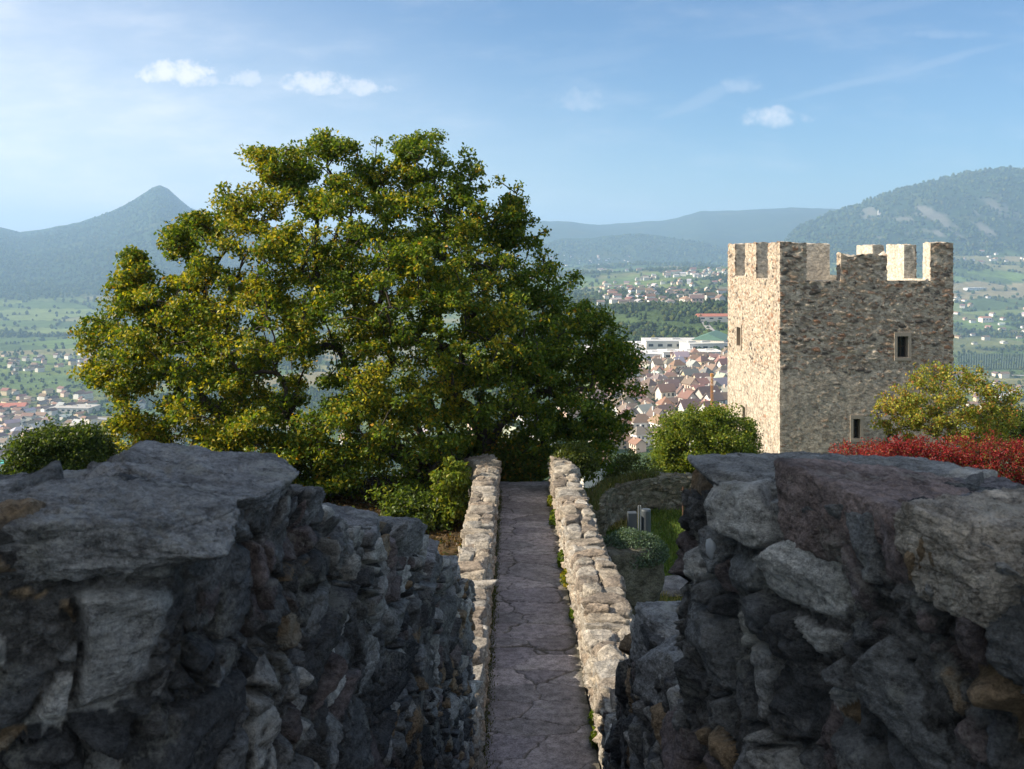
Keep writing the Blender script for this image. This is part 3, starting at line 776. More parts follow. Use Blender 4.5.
# roads on the valley floor
def strip(name, pts, wd, mat, lift, label):
    pts = np.array(pts, float); X, Y, Z, ok = place(pts[:, 0], pts[:, 1])
    t = np.linspace(0, 1, 80); tt = np.linspace(0, 1, len(X))
    X = np.interp(t, tt, X); Y = np.interp(t, tt, Y)
    dx, dy = np.gradient(X), np.gradient(Y); ln = np.hypot(dx, dy); nx, ny = -dy / ln, dx / ln
    V = []
    for s in (-.5, .5):
        a = X + nx * wd * s; c = Y + ny * wd * s; V.append(np.stack([a, c, terrain(a, c) + lift], -1))
    V = np.stack(V, 1).reshape(-1, 3)
    return tag(mesh_np(name, V, grid_faces(80, 2), mat), label, 'road', kind='structure')
M['road'] = plain('pale road', (.30, .29, .28), .9, 0, .1, .2)
strip('road', [(930, 372), (985, 375), (1060, 377)], 14, M['road'], 1.2, 'pale main road crossing the right valley floor')
strip('road', [(706, 452), (702, 420), (698, 395), (700, 372)], 10, M['road'], 1.0, 'street running through the dense town')
strip('road', [(690, 305), (704, 322), (716, 338), (720, 348)], 8, M['road'], 1.2, 'farm road between the green fields')
strip('road', [(-20, 418), (40, 414), (110, 420)], 16, M['road'], 1.0, 'pale yard and road in the left town')

# vineyard rows right of the tower
X0, Y0, Z0, ok = place([958, 1040, 958, 1040], [354, 354, 370, 370])
g = Geo()
for k in range(34):
    t = k / 33
    xa, ya = X0[0] * (1 - t) + X0[1] * t, Y0[0]; xb, yb = X0[2] * (1 - t) + X0[3] * t, Y0[2]
    for j in range(10):
        u0, u1 = j / 10, (j + 1) / 10
        pa = (xa + (xb - xa) * u0, ya + (yb - ya) * u0); pb = (xa + (xb - xa) * u1, ya + (yb - ya) * u1)
        za = float(terrain(np.array([pa[0]]), np.array([pa[1]]))[0]); zb = float(terrain(np.array([pb[0]]), np.array([pb[1]]))[0])
        g.bar((pa[0], pa[1], za + 1.2), (pb[0], pb[1], zb + 1.2), 2.0 + .5 * rnd.random(), 5)
M['vine'] = plain('vine rows', (.045, .07, .025), 1.0, 0, .4, .6)
tag(g.build('vineyard', M['vine']), 'rows of vines on the valley floor right of the tower', 'vineyard', kind='stuff')

# ------------------------------------------------------------------ leaves, trees and shrubs
def leaf_mesh(name, C, size, col, rs, parent=None, up=0.35, mat=None, aspect=0.62):
    n = len(C)
    d = rs.normal(0, 1, (n, 3)); d[:, 2] -= 0.3; d /= np.linalg.norm(d, axis=1)[:, None]
    nr = rs.normal(0, 1, (n, 3)) * (1 - up) ; nr[:, 2] += up * 2.0
    s = np.cross(d, nr); s /= np.maximum(np.linalg.norm(s, axis=1), 1e-5)[:, None]
    nn = np.cross(s, d)
    L = size[:, None]
    v0 = C - d * L * .5; v2 = C + d * L * .5
    v1 = C + s * L * aspect * .5 - d * L * .08 + nn * L * .10; v3 = C - s * L * aspect * .5 - d * L * .08 + nn * L * .10
    V = np.stack([v0, v1, v2, v3], 1).reshape(-1, 3)
    Fc = np.arange(4 * n).reshape(n, 4)
    return mesh_np(name, V, Fc, mat or M['leaf'], np.repeat(col, 4, 0), parent, smooth=False)

def leaf_cols(n, rs, pal, w, var=0.3):
    pal = np.array(pal); k = rs.choice(len(pal), n, p=np.array(w) / np.sum(w))
    return pal[k] * rs.uniform(1 - var, 1 + var, (n, 1))

def tubes(name, segs, mat, parent=None, n=6):
    """segs: list of (points (k,3), radii (k,))"""
    V, Fc, b0 = [], [], 0
    for P, rad in segs:
        P = np.asarray(P, float); k = len(P)
        T = np.gradient(P, axis=0); T /= np.maximum(np.linalg.norm(T, axis=1), 1e-6)[:, None]
        ref = np.array((0.31, 0.95, 0.1)); U = np.cross(T, ref); U /= np.maximum(np.linalg.norm(U, axis=1), 1e-6)[:, None]
        Wv = np.cross(T, U); a = np.linspace(0, 2 * math.pi, n, endpoint=False)
        ring = P[:, None, :] + (U[:, None, :] * np.cos(a)[None, :, None] + Wv[:, None, :] * np.sin(a)[None, :, None]) * np.asarray(rad)[:, None, None]
        V.append(ring.reshape(-1, 3))
        q = np.arange(k * n).reshape(k, n) + b0; q2 = np.roll(q, -1, 1)
        Fc.append(np.stack([q[:-1], q2[:-1], q2[1:], q[1:]], -1).reshape(-1, 4)); b0 += k * n
    return mesh_np(name, np.vstack(V), np.vstack(Fc), mat, None, parent)

def branch_net(root_pts, root_rad, targets, rs, sag=0.12, rmin=0.012, pw=0.55):
    """attach each target to the nearest node of the growing skeleton"""
    nodes = [np.asarray(p, float) for p in root_pts]; par = [-1] + list(range(len(root_pts) - 1)); cnt = [0] * len(nodes)
    base = nodes[0]
    order = np.argsort(np.linalg.norm(np.asarray(targets) - base, axis=1))
    chains = []
    for i in order:
        tgt = np.asarray(targets[i]); A = np.array(nodes)
        v = tgt - A; dist = np.linalg.norm(v, axis=1)
        # prefer nodes that are nearer the base and below the target
        cost = dist + 0.35 * np.maximum(A[:, 2] - tgt[2], 0) + 0.10 * np.linalg.norm(A - base, axis=1)
        j = int(cost.argmin()); k = max(2, int(dist[j] / 0.55) + 1)
        a = A[j]; ids = [j]; ctrl = a + (tgt - a) * 0.5 + np.array((0, 0, sag * dist[j])) + rs.normal(0, .05 * dist[j], 3)
        for q in range(1, k + 1):
            t = q / k; p = (1 - t) ** 2 * a + 2 * t * (1 - t) * ctrl + t * t * tgt
            nodes.append(p + rs.normal(0, .02, 3)); par.append(ids[-1]); cnt.append(0); ids.append(len(nodes) - 1)
        chains.append(ids)
    load = np.zeros(len(nodes))
    for ids in chains: load[ids[-1]] += 1
    for i in range(len(nodes) - 1, 0, -1): load[par[i]] += load[i]
    scale = root_rad / max(load[0], 1) ** pw
    rad = np.maximum(scale * load ** pw, rmin)
    A = np.array(nodes)
    segs = [(A[:len(root_pts)], rad[:len(root_pts)] * np.linspace(1.25, 1, len(root_pts)))]
    for ids in chains:
        r = rad[ids].copy(); r[0] = min(r[0], r[1] * 1.25); segs.append((A[ids], r))
    return segs, A

def clump_leaves(cents, per, spread, rs, flat=0.6):
    n = len(cents) * per
    c = np.repeat(cents, per, 0)
    o = rs.normal(0, 1, (n, 3)); o /= np.linalg.norm(o, axis=1)[:, None]; o *= rs.uniform(0, 1, (n, 1)) ** 0.5
    o[:, 2] *= flat
    sp = np.repeat(rs.uniform(.7, 1.3, len(cents)) * spread, per)[:, None]
    return c + o * sp

# --- the big tree
def to_w(px, py, Y): return np.array(((px - 512) / F * Y, Y, -(py - HOR) / F * Y))
rt = np.random.RandomState(11)
BY = 29.3
tree = empty('deciduous_tree', (-1.9, BY, -7.0))
tag(tree, 'huge spreading deciduous tree with yellowing green leaves left of the path', 'tree')
off = np.array(tree.location)
LOBES = [  # px, py, depth, radius m, flatness
    (325, 165, 29, 1.15), (300, 205, 28, 1.2), (258, 160, 28.5, .50), (283, 170, 28, .55), (350, 215, 27, 1.3), (395, 190, 30, 1.0), (372, 165, 30, .7),
    (432, 158, 29, .95), (462, 185, 29, .95), (440, 215, 27.5, 1.3), (500, 215, 29, .95), (518, 212, 29, .36), (508, 232, 29, .5), (530, 265, 29, 1.2), (480, 262, 27, 1.4),
    (215, 225, 28, .95), (240, 205, 28.5, .9), (190, 228, 28, .6), (170, 245, 28, .55), (240, 260, 27, 1.4), (200, 285, 27.5, 1.3), (155, 300, 28, 1.0), (125, 275, 28, .38),
    (122, 300, 28, .55), (95, 340, 28, .7), (130, 345, 27, 1.1), (170, 345, 26, 1.4), (105, 380, 28, .85), (140, 400, 27, 1.3), (125, 440, 27, 1.0), (165, 455, 26, 1.2),
    (300, 270, 26, 1.6), (370, 270, 25.5, 1.7), (420, 290, 25, 1.7), (260, 330, 25.5, 1.7), (330, 345, 25, 1.7), (400, 365, 24.5, 1.7), (470, 330, 25, 1.7), (530, 330, 27, 1.7),
    (560, 300, 29, .9), (585, 345, 28, 1.3), (615, 355, 28, .85), (600, 325, 29, .55), (628, 372, 28, .6), (545, 385, 26.5, 1.6), (600, 400, 28, 1.3), (610, 440, 28.5, 1.0),
    (590, 445, 30, 1.2), (500, 400, 26, 1.5), (540, 440, 28.5, 1.3), (220, 400, 25.5, 1.7), (190, 440, 26, 1.4), (240, 465, 25, 1.5), (300, 425, 24.5, 1.7), (360, 430, 24, 1.6),
    (310, 480, 24.5, 1.5), (370, 490, 24, 1.3), (420, 440, 24.5, 1.4), (500, 455, 30, 1.2), (430, 390, 32, 1.8), (330, 300, 31, 1.9), (430, 260, 31, 1.7), (250, 380, 31, 1.9), (520, 350, 31, 1.8),
    (400, 510, 24, 1.0), (300, 512, 23.5, 1.0), (345, 525, 23.5, 1.0), (395, 535, 24, .9), (435, 515, 25, .9), (452, 495, 24.5, .7), (425, 500, 24, .8), (440, 470, 26, 1.0), (270, 490, 24, 1.1), (570, 470, 31, .9), (180, 330, 30, 1.4), (124, 258, 28.5, .26), (121, 285, 28.5, .40), (515, 462, 32.5, 1.0), (545, 462, 32.5, .9), (480, 470, 32.5, 1.0), (455, 480, 31, 1.0), (412, 145, 29, .45), (335, 142, 29, .5)]
LOBES = [(360 + (a - 360) * .962, 335 + (b_ - 335) * .985, 29.6 + (c - 29) * .68, d) for a, b_, c, d in LOBES]
lob = np.array([to_w(a, b_, c) for a, b_, c, d in LOBES]); lr = np.array([d for *_, d in LOBES])
cents = []
for c, r_ in zip(lob, lr):
    n = int(6 + 11 * r_ ** 2)
    p = rt.normal(0, 1, (n, 3)); p /= np.linalg.norm(p, axis=1)[:, None]
    p = p * (rt.uniform(.25, 1, (n, 1)) ** .45) * r_ * np.array((1, 1, .82)); cents.append(c + p)
tips = []
for c, r_ in zip(lob, lr):
    p = rt.normal(0, 1, (7, 3)); p[:, 2] = p[:, 2] * .7 + .25; p /= np.linalg.norm(p, axis=1)[:, None]; tips.append(c + p * r_ * rt.uniform(1.02, 1.24, (7, 1)))
tips = np.vstack(tips)
cents = np.vstack(cents)
cents = cents[cents[:, 2] > -7.2 + 0.3]
cents = cents[vnoise(cents * .62, 77) > -.60]
trunk_pts = [(-1.9, BY, -7.2), (-1.95, BY, -6.2), (-2.1, BY - .1, -5.4), (-2.3, BY - .2, -4.6), (-2.6, BY - .2, -3.9)]
mains = [to_w(470, 330, 28.5), to_w(385, 330, 28), to_w(318, 280, 28.2), to_w(285, 350, 28), to_w(430, 250, 29), to_w(540, 380, 28.5), to_w(220, 400, 27.5), to_w(350, 420, 26.5)]
segs0, nodes0 = branch_net(trunk_pts, .52, np.vstack([np.array(mains), lob, cents, tips]), rt, rmin=.011)
segs0 = [(P - off, r_) for P, r_ in segs0]
tubes('trunk', [(P, np.maximum(r_, .016)) for P, r_ in segs0], M['bark'], tree)
per = 165
LP = np.vstack([clump_leaves(cents, per, .42, rt, .62), clump_leaves(tips, 55, .26, rt, .8)])
# thin leaves along the outermost tips
n = len(LP)
# yellow turns up in patches and on the outside and the left
pn = fbm(LP * 0.55, 3, 8); pn2 = fbm(LP * 2.2, 2, 9)
g1, g2_, yl, og = np.array((.068, .122, .018)), np.array((.135, .195, .022)), np.array((.40, .35, .030)), np.array((.46, .25, .02))
lc = leaf_cols(n, rt, [g1, g2_, (.085, .140, .018), (.21, .24, .024)], [3, 3, 3, 2])
u = rt.uniform(0, 1, n)
ymask = u < np.clip(.17 + .65 * pn + .3 * pn2 - .035 * (LP[:, 0] + 4), 0.02, .6)
lc[ymask] = yl * rt.uniform(.6, 1.2, (ymask.sum(), 1))
om = u > .988; lc[om] = og
leaf_mesh('crown', LP - off, rt.uniform(.08, .15, n), lc, rt, tree, up=.4)

GREEN = [(.05, .085, .02), (.075, .115, .022), (.035, .06, .016), (.11, .135, .025)]
def shrub(name, label, cat, px0, px1, py0, py1, Y, depth, nclump, per, lsize, pal, w, spread=.3, base=None, seed=1, holes=0.0, stem_r=.05, boxy=2.0, stems=3, group=None, flat=.8):
    rg = np.random.RandomState(seed)
    a = to_w(px0, py1, Y); c = to_w(px1, py0, Y)
    cx, cz = (a[0] + c[0]) / 2, (a[2] + c[2]) / 2; hx, hz = (c[0] - a[0]) / 2, (c[2] - a[2]) / 2
    p = rg.normal(0, 1, (nclump * 3, 3))
    p /= (np.abs(p) ** boxy).sum(1)[:, None] ** (1 / boxy)
    p *= rg.uniform(.15, 1, (len(p), 1)) ** .4
    keep = vnoise(p * 2.3 + seed, seed) > (-1 + holes * 2); p = p[keep][:nclump]
    bump = 1 + .18 * fbm(p * 1.8 + seed * 3, 3, seed)[:, None]
    cents = np.array((cx, Y, cz)) + p * bump * np.array((hx - spread * .6, depth / 2, hz - spread * .5))
    zb = base if base is not None else a[2] - .3
    root = empty(name, (cx, Y, zb)); o = np.array(root.location)
    LPp = clump_leaves(cents, per, spread, rg, flat)
    LPp[:, 2] = np.maximum(LPp[:, 2], zb + .02)
    col = leaf_cols(len(LPp), rg, pal, w)
    segs = []
    for k in range(stems):
        sel = cents[k::stems]
        b0 = np.array((cx + (k - (stems - 1) / 2) * hx * .9 / max(stems, 1), Y + rg.normal(0, .1), zb - .1))
        sg, _ = branch_net([b0, b0 + np.array((rg.normal(0, .05), 0, max(hz * .35, .2)))], stem_r, sel, rg, rmin=.006)
        segs += sg
    tubes('stem', [(P - o, r_) for P, r_ in segs], M['bark'], root, 5)
    leaf_mesh('foliage', LPp - o, rg.uniform(.75, 1.3, len(LPp)) * lsize, col, rg, root)
    return tag(root, label, cat, group)

YG = [(.13, .185, .025), (.18, .215, .028), (.08, .135, .024), (.25, .24, .03)]
shrub('hedge', 'dense clipped green hedge at the left edge beyond the dark stone wall', 'hedge', 12, 112, 425, 522, 24, 2.2, 620, 90, .085, GREEN, [3, 3, 3, 1.2], spread=.28, seed=3, boxy=4, stems=6, base=-7.0)
shrub('bush', 'bright green rounded bush in front of the tower foot', 'bush', 648, 763, 406, 500, 37, 3.2, 520, 100, .10, YG, [3, 3, 2, .7], spread=.36, seed=4, boxy=3, stems=4, base=-12.0)
AUT = [(.22, .25, .04), (.34, .32, .05), (.40, .27, .055), (.13, .18, .035), (.36, .15, .05)]
shrub('shrub', 'loose yellowing autumn shrub with open branches in front of the tower', 'shrub', 890, 1026, 358, 458, 30, 2.6, 230, 60, .085, AUT, [4, 3, 1.6, 3, .8], spread=.25, seed=5, holes=.31, stem_r=.03, stems=3, base=-7.5)
# long arching shoots of the same shrub are its own silhouette: a second plant leaning left
shrub('shrub', 'low yellow leaved shrub leaning left before the tower wall', 'shrub', 868, 925, 380, 450, 30.5, 1.4, 50, 50, .085, AUT, [4, 4, 3, 1, 1], spread=.2, seed=6, holes=.3, stem_r=.03, stems=2, base=-7.5)
shrub('shrub', 'dark green shrub behind the red bushes at the right picture edge', 'shrub', 985, 1045, 405, 452, 32, 2, 120, 70, .085, GREEN, [3, 2, 4, .6], spread=.28, seed=7, stems=3, base=-7.6)
RED = [(.19, .016, .022), (.28, .026, .028), (.11, .014, .018), (.32, .06, .04), (.13, .12, .03)]
shrub('barberry_bush', 'low orange red bush at the left end of the red row', 'bush', 828, 892, 444, 520, 26, 1.7, 260, 60, .055, RED, [2, 3, 1, 3, 1], spread=.20, seed=8, stems=4, base=-7.0, flat=1, boxy=5, group='red bushes along the wall')
shrub('barberry_bush', 'deep red bush in the middle of the red row below the yellowing shrub', 'bush', 862, 972, 438, 518, 26.5, 1.9, 520, 60, .055, RED, [3, 3, 2, 1, .6], spread=.20, seed=9, stems=5, base=-7.0, flat=1, boxy=5, group='red bushes along the wall')
shrub('barberry_bush', 'crimson bush mixed with green leaves at the right end of the red row', 'bush', 944, 1060, 437, 522, 26, 1.9, 580, 60, .055, RED, [3, 3, 2, 1, 2.4], spread=.20, seed=10, stems=5, base=-7.0, flat=1, boxy=5, group='red bushes along the wall')
shrub('climbing_plant', 'leafy green creeper climbing the outer side of the left parapet', 'climber', 428, 476, 448, 534, 23.3, .9, 150, 26, .11, YG, [3, 4, 2, 1.2], spread=.17, seed=12, holes=.42, boxy=1.5, stem_r=.02, stems=3, base=-6.8)
shrub('climbing_plant', 'ivy spilling over the far end of the right parapet', 'climber', 546, 604, 440, 478, 25.9, 1.1, 120, 50, .075, [(.09, .12, .025), (.13, .15, .03), (.06, .09, .02)], [2, 2, 2], spread=.19, seed=13, stem_r=.02, stems=3, base=-6.9)
shrub('undergrowth_shrub', 'pale green shrubs growing behind the curved garden wall', 'shrub', 596, 664, 447, 502, 31.5, 1.5, 150, 48, .075, [(.10, .13, .04), (.14, .16, .05), (.06, .09, .025)], [2, 2, 2], spread=.22, seed=14, holes=.2, stem_r=.02, base=-8.0)

shrub('shrub', 'green shrub with a few orange leaves closing the far end of the path', 'shrub', 484, 552, 436, 490, 28.4, 1.2, 150, 60, .10, [(.10, .14, .02), (.15, .16, .022), (.06, .10, .02), (.32, .19, .03)], [3, 2, 3, .8], spread=.28, seed=16, stem_r=.03, base=-7.6)
shrub('undergrowth_shrub', 'low leafy undergrowth between the big tree and the left parapet', 'shrub', 372, 462, 488, 548, 23.6, 1.6, 170, 50, .11, GREEN + YG[:2], [2, 2, 3, 1, 2, 1], spread=.24, seed=21, holes=.25, stem_r=.02, stems=5, base=-6.9)
# ------------------------------------------------------------------ path, parapets
def hash_rows(name, x_of, y0, y1, nx, ny, mat):
    """crazy paving: long flags laid across the path"""
    v = np.linspace(0, 1, nx); y = y0 + (y1 - y0) * np.linspace(0, 1, ny) ** 1.25
    Yg, Vg = np.meshgrid(y, v, indexing='ij')
    xl, xr = x_of(Yg); Xg = xl + (xr - xl) * Vg
    P = np.stack([Xg / .95, Yg / .58, 0 * Xg + .5], -1).reshape(-1, 3)
    P = P + .30 * np.stack([vnoise(P * 1.1, 5), vnoise(P * 1.1 + 4, 6), 0 * P[:, 0]], -1) + .05 * np.stack([vnoise(P * 6, 5), vnoise(P * 6 + 4, 6), 0 * P[:, 0]], -1); P[:, 2] = .5
    hs, f1, f2, off_ = voro(P, 77, .8); e = f2 - f1
    st = sstep(.0, .04, e)
    z = zpath(Yg).ravel() + .018 * st + .012 * (hs[:, 0] - .5) + .02 * ((hs[:, :2] - .5) * off_[:, :2]).sum(1) + .004 * fbm(P * 5, 3, 4)
    pal = np.array([(.25, .228, .242), (.21, .193, .21), (.28, .255, .265), (.24, .225, .235), (.30, .275, .285)])
    c = pal[(hs[:, 1] * 5).astype(int) % 5] * (.78 + .44 * hs[:, 2:3])
    c = c * st[:, None] + np.array((.075, .068, .055)) * (1 - st[:, None])
    wear = fbm(np.stack([Xg.ravel() * 1.2, Yg.ravel() * .8, 0 * P[:, 0]], -1), 4, 3)[:, None]
    c = c * (1 + .35 * wear)
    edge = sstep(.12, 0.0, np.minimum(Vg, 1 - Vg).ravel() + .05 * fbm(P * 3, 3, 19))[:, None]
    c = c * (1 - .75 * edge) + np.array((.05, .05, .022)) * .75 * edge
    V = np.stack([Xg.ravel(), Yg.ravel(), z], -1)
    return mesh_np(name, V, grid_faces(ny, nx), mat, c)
def path_edges(y): return -.41 + 0 * y, .965 - .0 * y
p = hash_rows('path', path_edges, 10.2, 26.3, 90, 900, M['flag'])
tag(p, 'grey purple flagstone path between two low stone walls', 'path', kind='structure')
# round landing stone area at the far end
def far_edges(y): return -.30 - .25 * np.sqrt(np.maximum(y - 26.25, 0)), 1.15 + .25 * np.sqrt(np.maximum(y - 26.25, 0))
p = hash_rows('path_end', far_edges, 26.25, 27.1, 60, 40, M['flag'])
tag(p, 'sunlit rough stone edge where the path turns away', 'path', kind='structure')

MORT = (.33, .30, .255)
lp = empty('parapet_wall', (-.65, 18, zpath(18)))
tag(lp, 'low sunlit rubble parapet along the left side of the flagstone path', 'wall')
def rel(o, root): o.parent = root; o.location = -Vector(root.location); return o
st = [(-.36, y, -.87, y, zpath(y) + .80 + .05 * math.sin(y * 1.7)) for y in np.linspace(9.8, 25.3, 40)]
st += [(-.40, 26.0, -.98, 25.7, zpath(26) + .80), (-.52, 26.6, -1.10, 26.1, zpath(26) + .78), (-.80, 27.0, -1.2, 26.4, zpath(26) + .72), (-1.2, 27.1, -1.35, 26.5, zpath(26) + .6)]
rel(sweep_wall('wall_body', st, 640, .95, 1.6, 44, 24, 24, dict(size=(.26, .28, .17), amp=.075, mlevel=.32, pal=PAL_PATH, mortar=MORT, seed=3, joint=.14), M['rubble']), lp)
rp = empty('parapet_wall', (1.3, 18, zpath(18)))
tag(rp, 'low rubble parapet with sunlit inner face along the right side of the path', 'wall')
st = [(1.0, y, 1.52 + .010 * (26 - y), y, zpath(y) + .78 + .06 * math.sin(y * 1.3 + 1)) for y in np.linspace(9.0, 26.4, 40)]
rel(sweep_wall('wall_body', st, 760, 1.0, 2.2, 50, 28, 26, dict(size=(.24, .28, .16), amp=.08, mlevel=.30, pal=PAL_PATH, mortar=MORT, seed=4, joint=.14), M['rubble']), rp)
# coping stones: rough flat slabs laid across
def coping(root, x, half, y0, y1, ztop, seed):
    rg = random.Random(seed); y = y0; k = 0
    while y < y1:
        L = rg.uniform(.24, .62); w = half(y) * 2 * rg.uniform(.86, 1.04)
        parts_ = [(0, w)] if rg.random() < .55 else [(-w * .25, w * rg.uniform(.46, .54)), (w * .25, w * rg.uniform(.44, .52))]
        for dx, wd in parts_:
            h = rg.uniform(.20, .32); Lk = L * rg.uniform(.92, 1.06)
            o = rock('coping_stone', (x(y) + dx + rg.gauss(0, .02), y + L / 2 + rg.gauss(0, .02), ztop(y + L / 2) - h * .18 + rg.uniform(-.02, .05)), (wd, Lk, h), rg.gauss(0, .16), seed * 100 + k, M['rubble'], None, 20 if y > 17 else 28,
                     PAL_PATH, rough=.022, rot=(rg.gauss(0, .06), rg.gauss(0, .06)), strat=.2)
            rel(o, root); k += 1
        y += L * .96
coping(lp, lambda y: -.615, lambda y: .26, 9.9, 25.3, lambda y: zpath(y) + .80 + .05 * math.sin(y * 1.7), 21)
coping(rp, lambda y: 1.26 + .005 * (26 - y), lambda y: .265 + .005 * (26 - y), 10.4, 26.4, lambda y: zpath(y) + .78 + .06 * math.sin(y * 1.3 + 1), 22)

# ------------------------------------------------------------------ dark walls beside the stair in the foreground
FM = (.15, .147, .142)
lw = empty('stair_wall', (-.9, 4, -5)); tag(lw, 'big dark rough stone wall in the left foreground', 'wall')
L_ST = [(-3.2, 2.1, -3.3, 2.9, -.66), (-2.0, 2.33, -2.1, 3.05, -.68), (-1.25, 2.48, -1.6, 3.2, -.72), (-.92, 2.64, -1.42, 3.32, -.75), (-.82, 3.0, -1.36, 3.5, -.80), (-.79, 3.5, -1.34, 3.65, -.87), (-.78, 3.8, -1.33, 3.85, -.96), (-.76, 4.15, -1.3, 4.2, -1.16),
        (-.72, 5.0, -1.25, 5.0, -1.42), (-.66, 6.0, -1.22, 6.0, -1.72), (-.62, 6.7, -1.18, 6.7, -1.93), (-.60, 7.1, -1.15, 7.1, -2.20), (-.54, 8.1, -1.1, 8.1, -2.55), (-.50, 8.6, -1.06, 8.6, -2.86), (-.44, 9.6, -1.0, 9.6, -3.2), (-.42, 10.0, -.98, 10.0, -3.35)]
rel(sweep_wall('wall_body', L_ST, 1100, 3.0, np.interp(np.linspace(0, 1, 1100), [0, 1], [6.4, 3.4]), 250, 44, 24, dict(grow=1.35, size=(.34, .40, .30), amp=.125, pal=PAL_FORE, mortar=FM, seed=9, joint=.16, tilt=.65, small=.42, rough=.26, mlevel=.36, pebble=.26, holes=.70, face=(.58, .34)), M['fore']), lw)
caps = [  # centre, size, rotz, colour, rot
    ((-1.14, 2.72, -.665), (.74, .48, .16), .12, (.22, .225, .23), (.0, .02)), ((-1.86, 2.55, -.65), (.72, .50, .18), .15, (.18, .185, .19), (.0, .05)),
    ((-1.09, 3.32, -.685), (.56, .66, .13), .14, (.22, .225, .235), (-.04, .20)), ((-1.55, 3.0, -.69), (.6, .5, .15), .3, (.19, .195, .205), (-.06, .05)),
    ((-1.02, 3.75, -.95), (.5, .4, .22), .2, (.16, .165, .17), (-.2, .05)), ((-1.0, 4.35, -1.22), (.52, .5, .2), -.1, (.17, .175, .18), (-.1, 0)),
    ((-.98, 5.15, -1.42), (.56, .7, .2), .1, (.17, .175, .185), (-.05, .04)), ((-.93, 5.95, -1.68), (.56, .6, .2), 0, (.20, .205, .21), (-.05, .0)), ((-.90, 6.5, -1.84), (.58, .55, .22), .1, (.20, .20, .205), (0, .0)),
    ((-.88, 7.3, -2.26), (.55, .5, .3), -.1, (.18, .18, .19), (0, .1)), ((-.82, 8.0, -2.50), (.5, .45, .3), .1, (.21, .21, .215), (0, .0)), ((-.77, 8.8, -2.86), (.52, .5, .3), 0, (.19, .195, .2), (0, 0)), ((-.73, 9.5, -3.14), (.5, .45, .32), .1, (.24, .24, .24), (0, .05))]
for k, (c, s, rz, col, ro) in enumerate(caps):
    rel(rock('coping_stone', (c[0], c[1], c[2] - (.09 if k < 4 else .05)), s, rz, 300 + k, M['fore'], None, 110 if k < 5 else 50, color=np.array(col) * np.array((1.6, 1.58, 1.54)), rough=.030 if k < 5 else .034, rot=ro, strat=.8), lw)

rw = empty('stair_wall', (1.2, 4, -5)); tag(rw, 'big dark rough stone wall with flat coping slabs in the right foreground', 'wall')
R_ST = [(1.75, .2, 2.45, .4, -.66), (1.62, .8, 2.3, 1.0, -.66), (1.42, 1.8, 2.1, 2.1, -.72), (1.24, 2.6, 1.95, 2.9, -.78), (.98, 3.4, 1.75, 3.7, -.90), (.76, 4.0, 1.6, 4.2, -.95), (.73, 4.25, 1.56, 4.45, -.98)]
rel(sweep_wall('wall_body', R_ST, 640, 3.0, 6.2, 260, 44, 24, dict(size=(.36, .38, .34), amp=.125, pal=PAL_FORE, mortar=FM, seed=12, joint=.17, tilt=.65, small=.42, rough=.26, mlevel=.36, pebble=.26, holes=.70, face=(.58, .34)), M['fore']), rw)
R2 = [(.76, 4.1, 1.5, 4.2, -1.95), (.77, 5.0, 1.5, 5.1, -2.14), (.80, 5.8, 1.5, 5.9, -2.22), (.82, 6.3, 1.52, 6.3, -2.35), (.86, 7.2, 1.55, 7.2, -3.0), (.90, 8.2, 1.6, 8.2, -3.7), (.95, 9.3, 1.65, 9.3, -4.4), (.98, 10.2, 1.7, 10.2, -4.75)]
rel(sweep_wall('wall_step', R2, 520, 2.6, 4.0, 190, 30, 24, dict(size=(.32, .34, .32), amp=.14, pal=PAL_FORE, mortar=FM, seed=14, joint=.17, tilt=.65, small=.42, rough=.26, mlevel=.36, pebble=.26, holes=.70, face=(.58, .34)), M['fore']), rw)
caps = [((1.25, 3.98, -.845), (.92, .60, .14), .15, (.22, .225, .225), (0, 0)), ((1.28, 3.35, -.85), (.62, .62, .30), .3, (.22, .175, .165), (.02, .05)), ((1.37, 2.74, -.775), (.44, .46, .25), .22, (.38, .34, .29), (0, 0)),
        ((1.66, 2.15, -.78), (.66, .66, .34), .2, (.17, .165, .16), (0, 0)), ((1.80, 2.95, -.80), (.6, .7, .2), .1, (.19, .19, .20), (0, 0)), ((1.95, 1.35, -.78), (.7, .8, .3), .2, (.18, .18, .18), (0, 0)), ((1.66, 3.40, -.86), (.5, .6, .2), .1, (.18, .17, .18), (0, 0)),
        ((1.04, 5.75, -2.22), (.52, .55, .34), .1, (.23, .235, .24), (0, .1)), ((1.0, 5.1, -2.1), (.5, .55, .3), .2, (.20, .205, .21), (0, 0)), ((1.12, 6.5, -2.5), (.5, .5, .3), .1, (.22, .22, .22), (-.2, 0))]
for k, (c, s, rz, col, ro) in enumerate(caps):
    rel(rock('coping_stone', (c[0], c[1], c[2] - .07), s, rz, 340 + k, M['fore'], None, 110 if k < 4 else 50, color=np.array(col) * np.array((1.6, 1.58, 1.54)), rough=.028, rot=ro, strat=.35), rw)

# stair between the walls
g = Geo(); n = 24
g.box(-1.0, 1.7, -2.5, 1.0, -7.2, -1.65)
for k in range(n):
    y = 1.0 + k * .4; z = -1.65 - (k + 1) * (5.71 - 1.65) / (n + 1)
    g.box(-.95, 1.3, y, y + .4, -7.2, z)
tag(g.build('stairs', plain('stair stone', (.16, .15, .15), .85, 0, 5, .5)), 'stone stair leading down to the flagstone path', 'stairs', kind='structure')

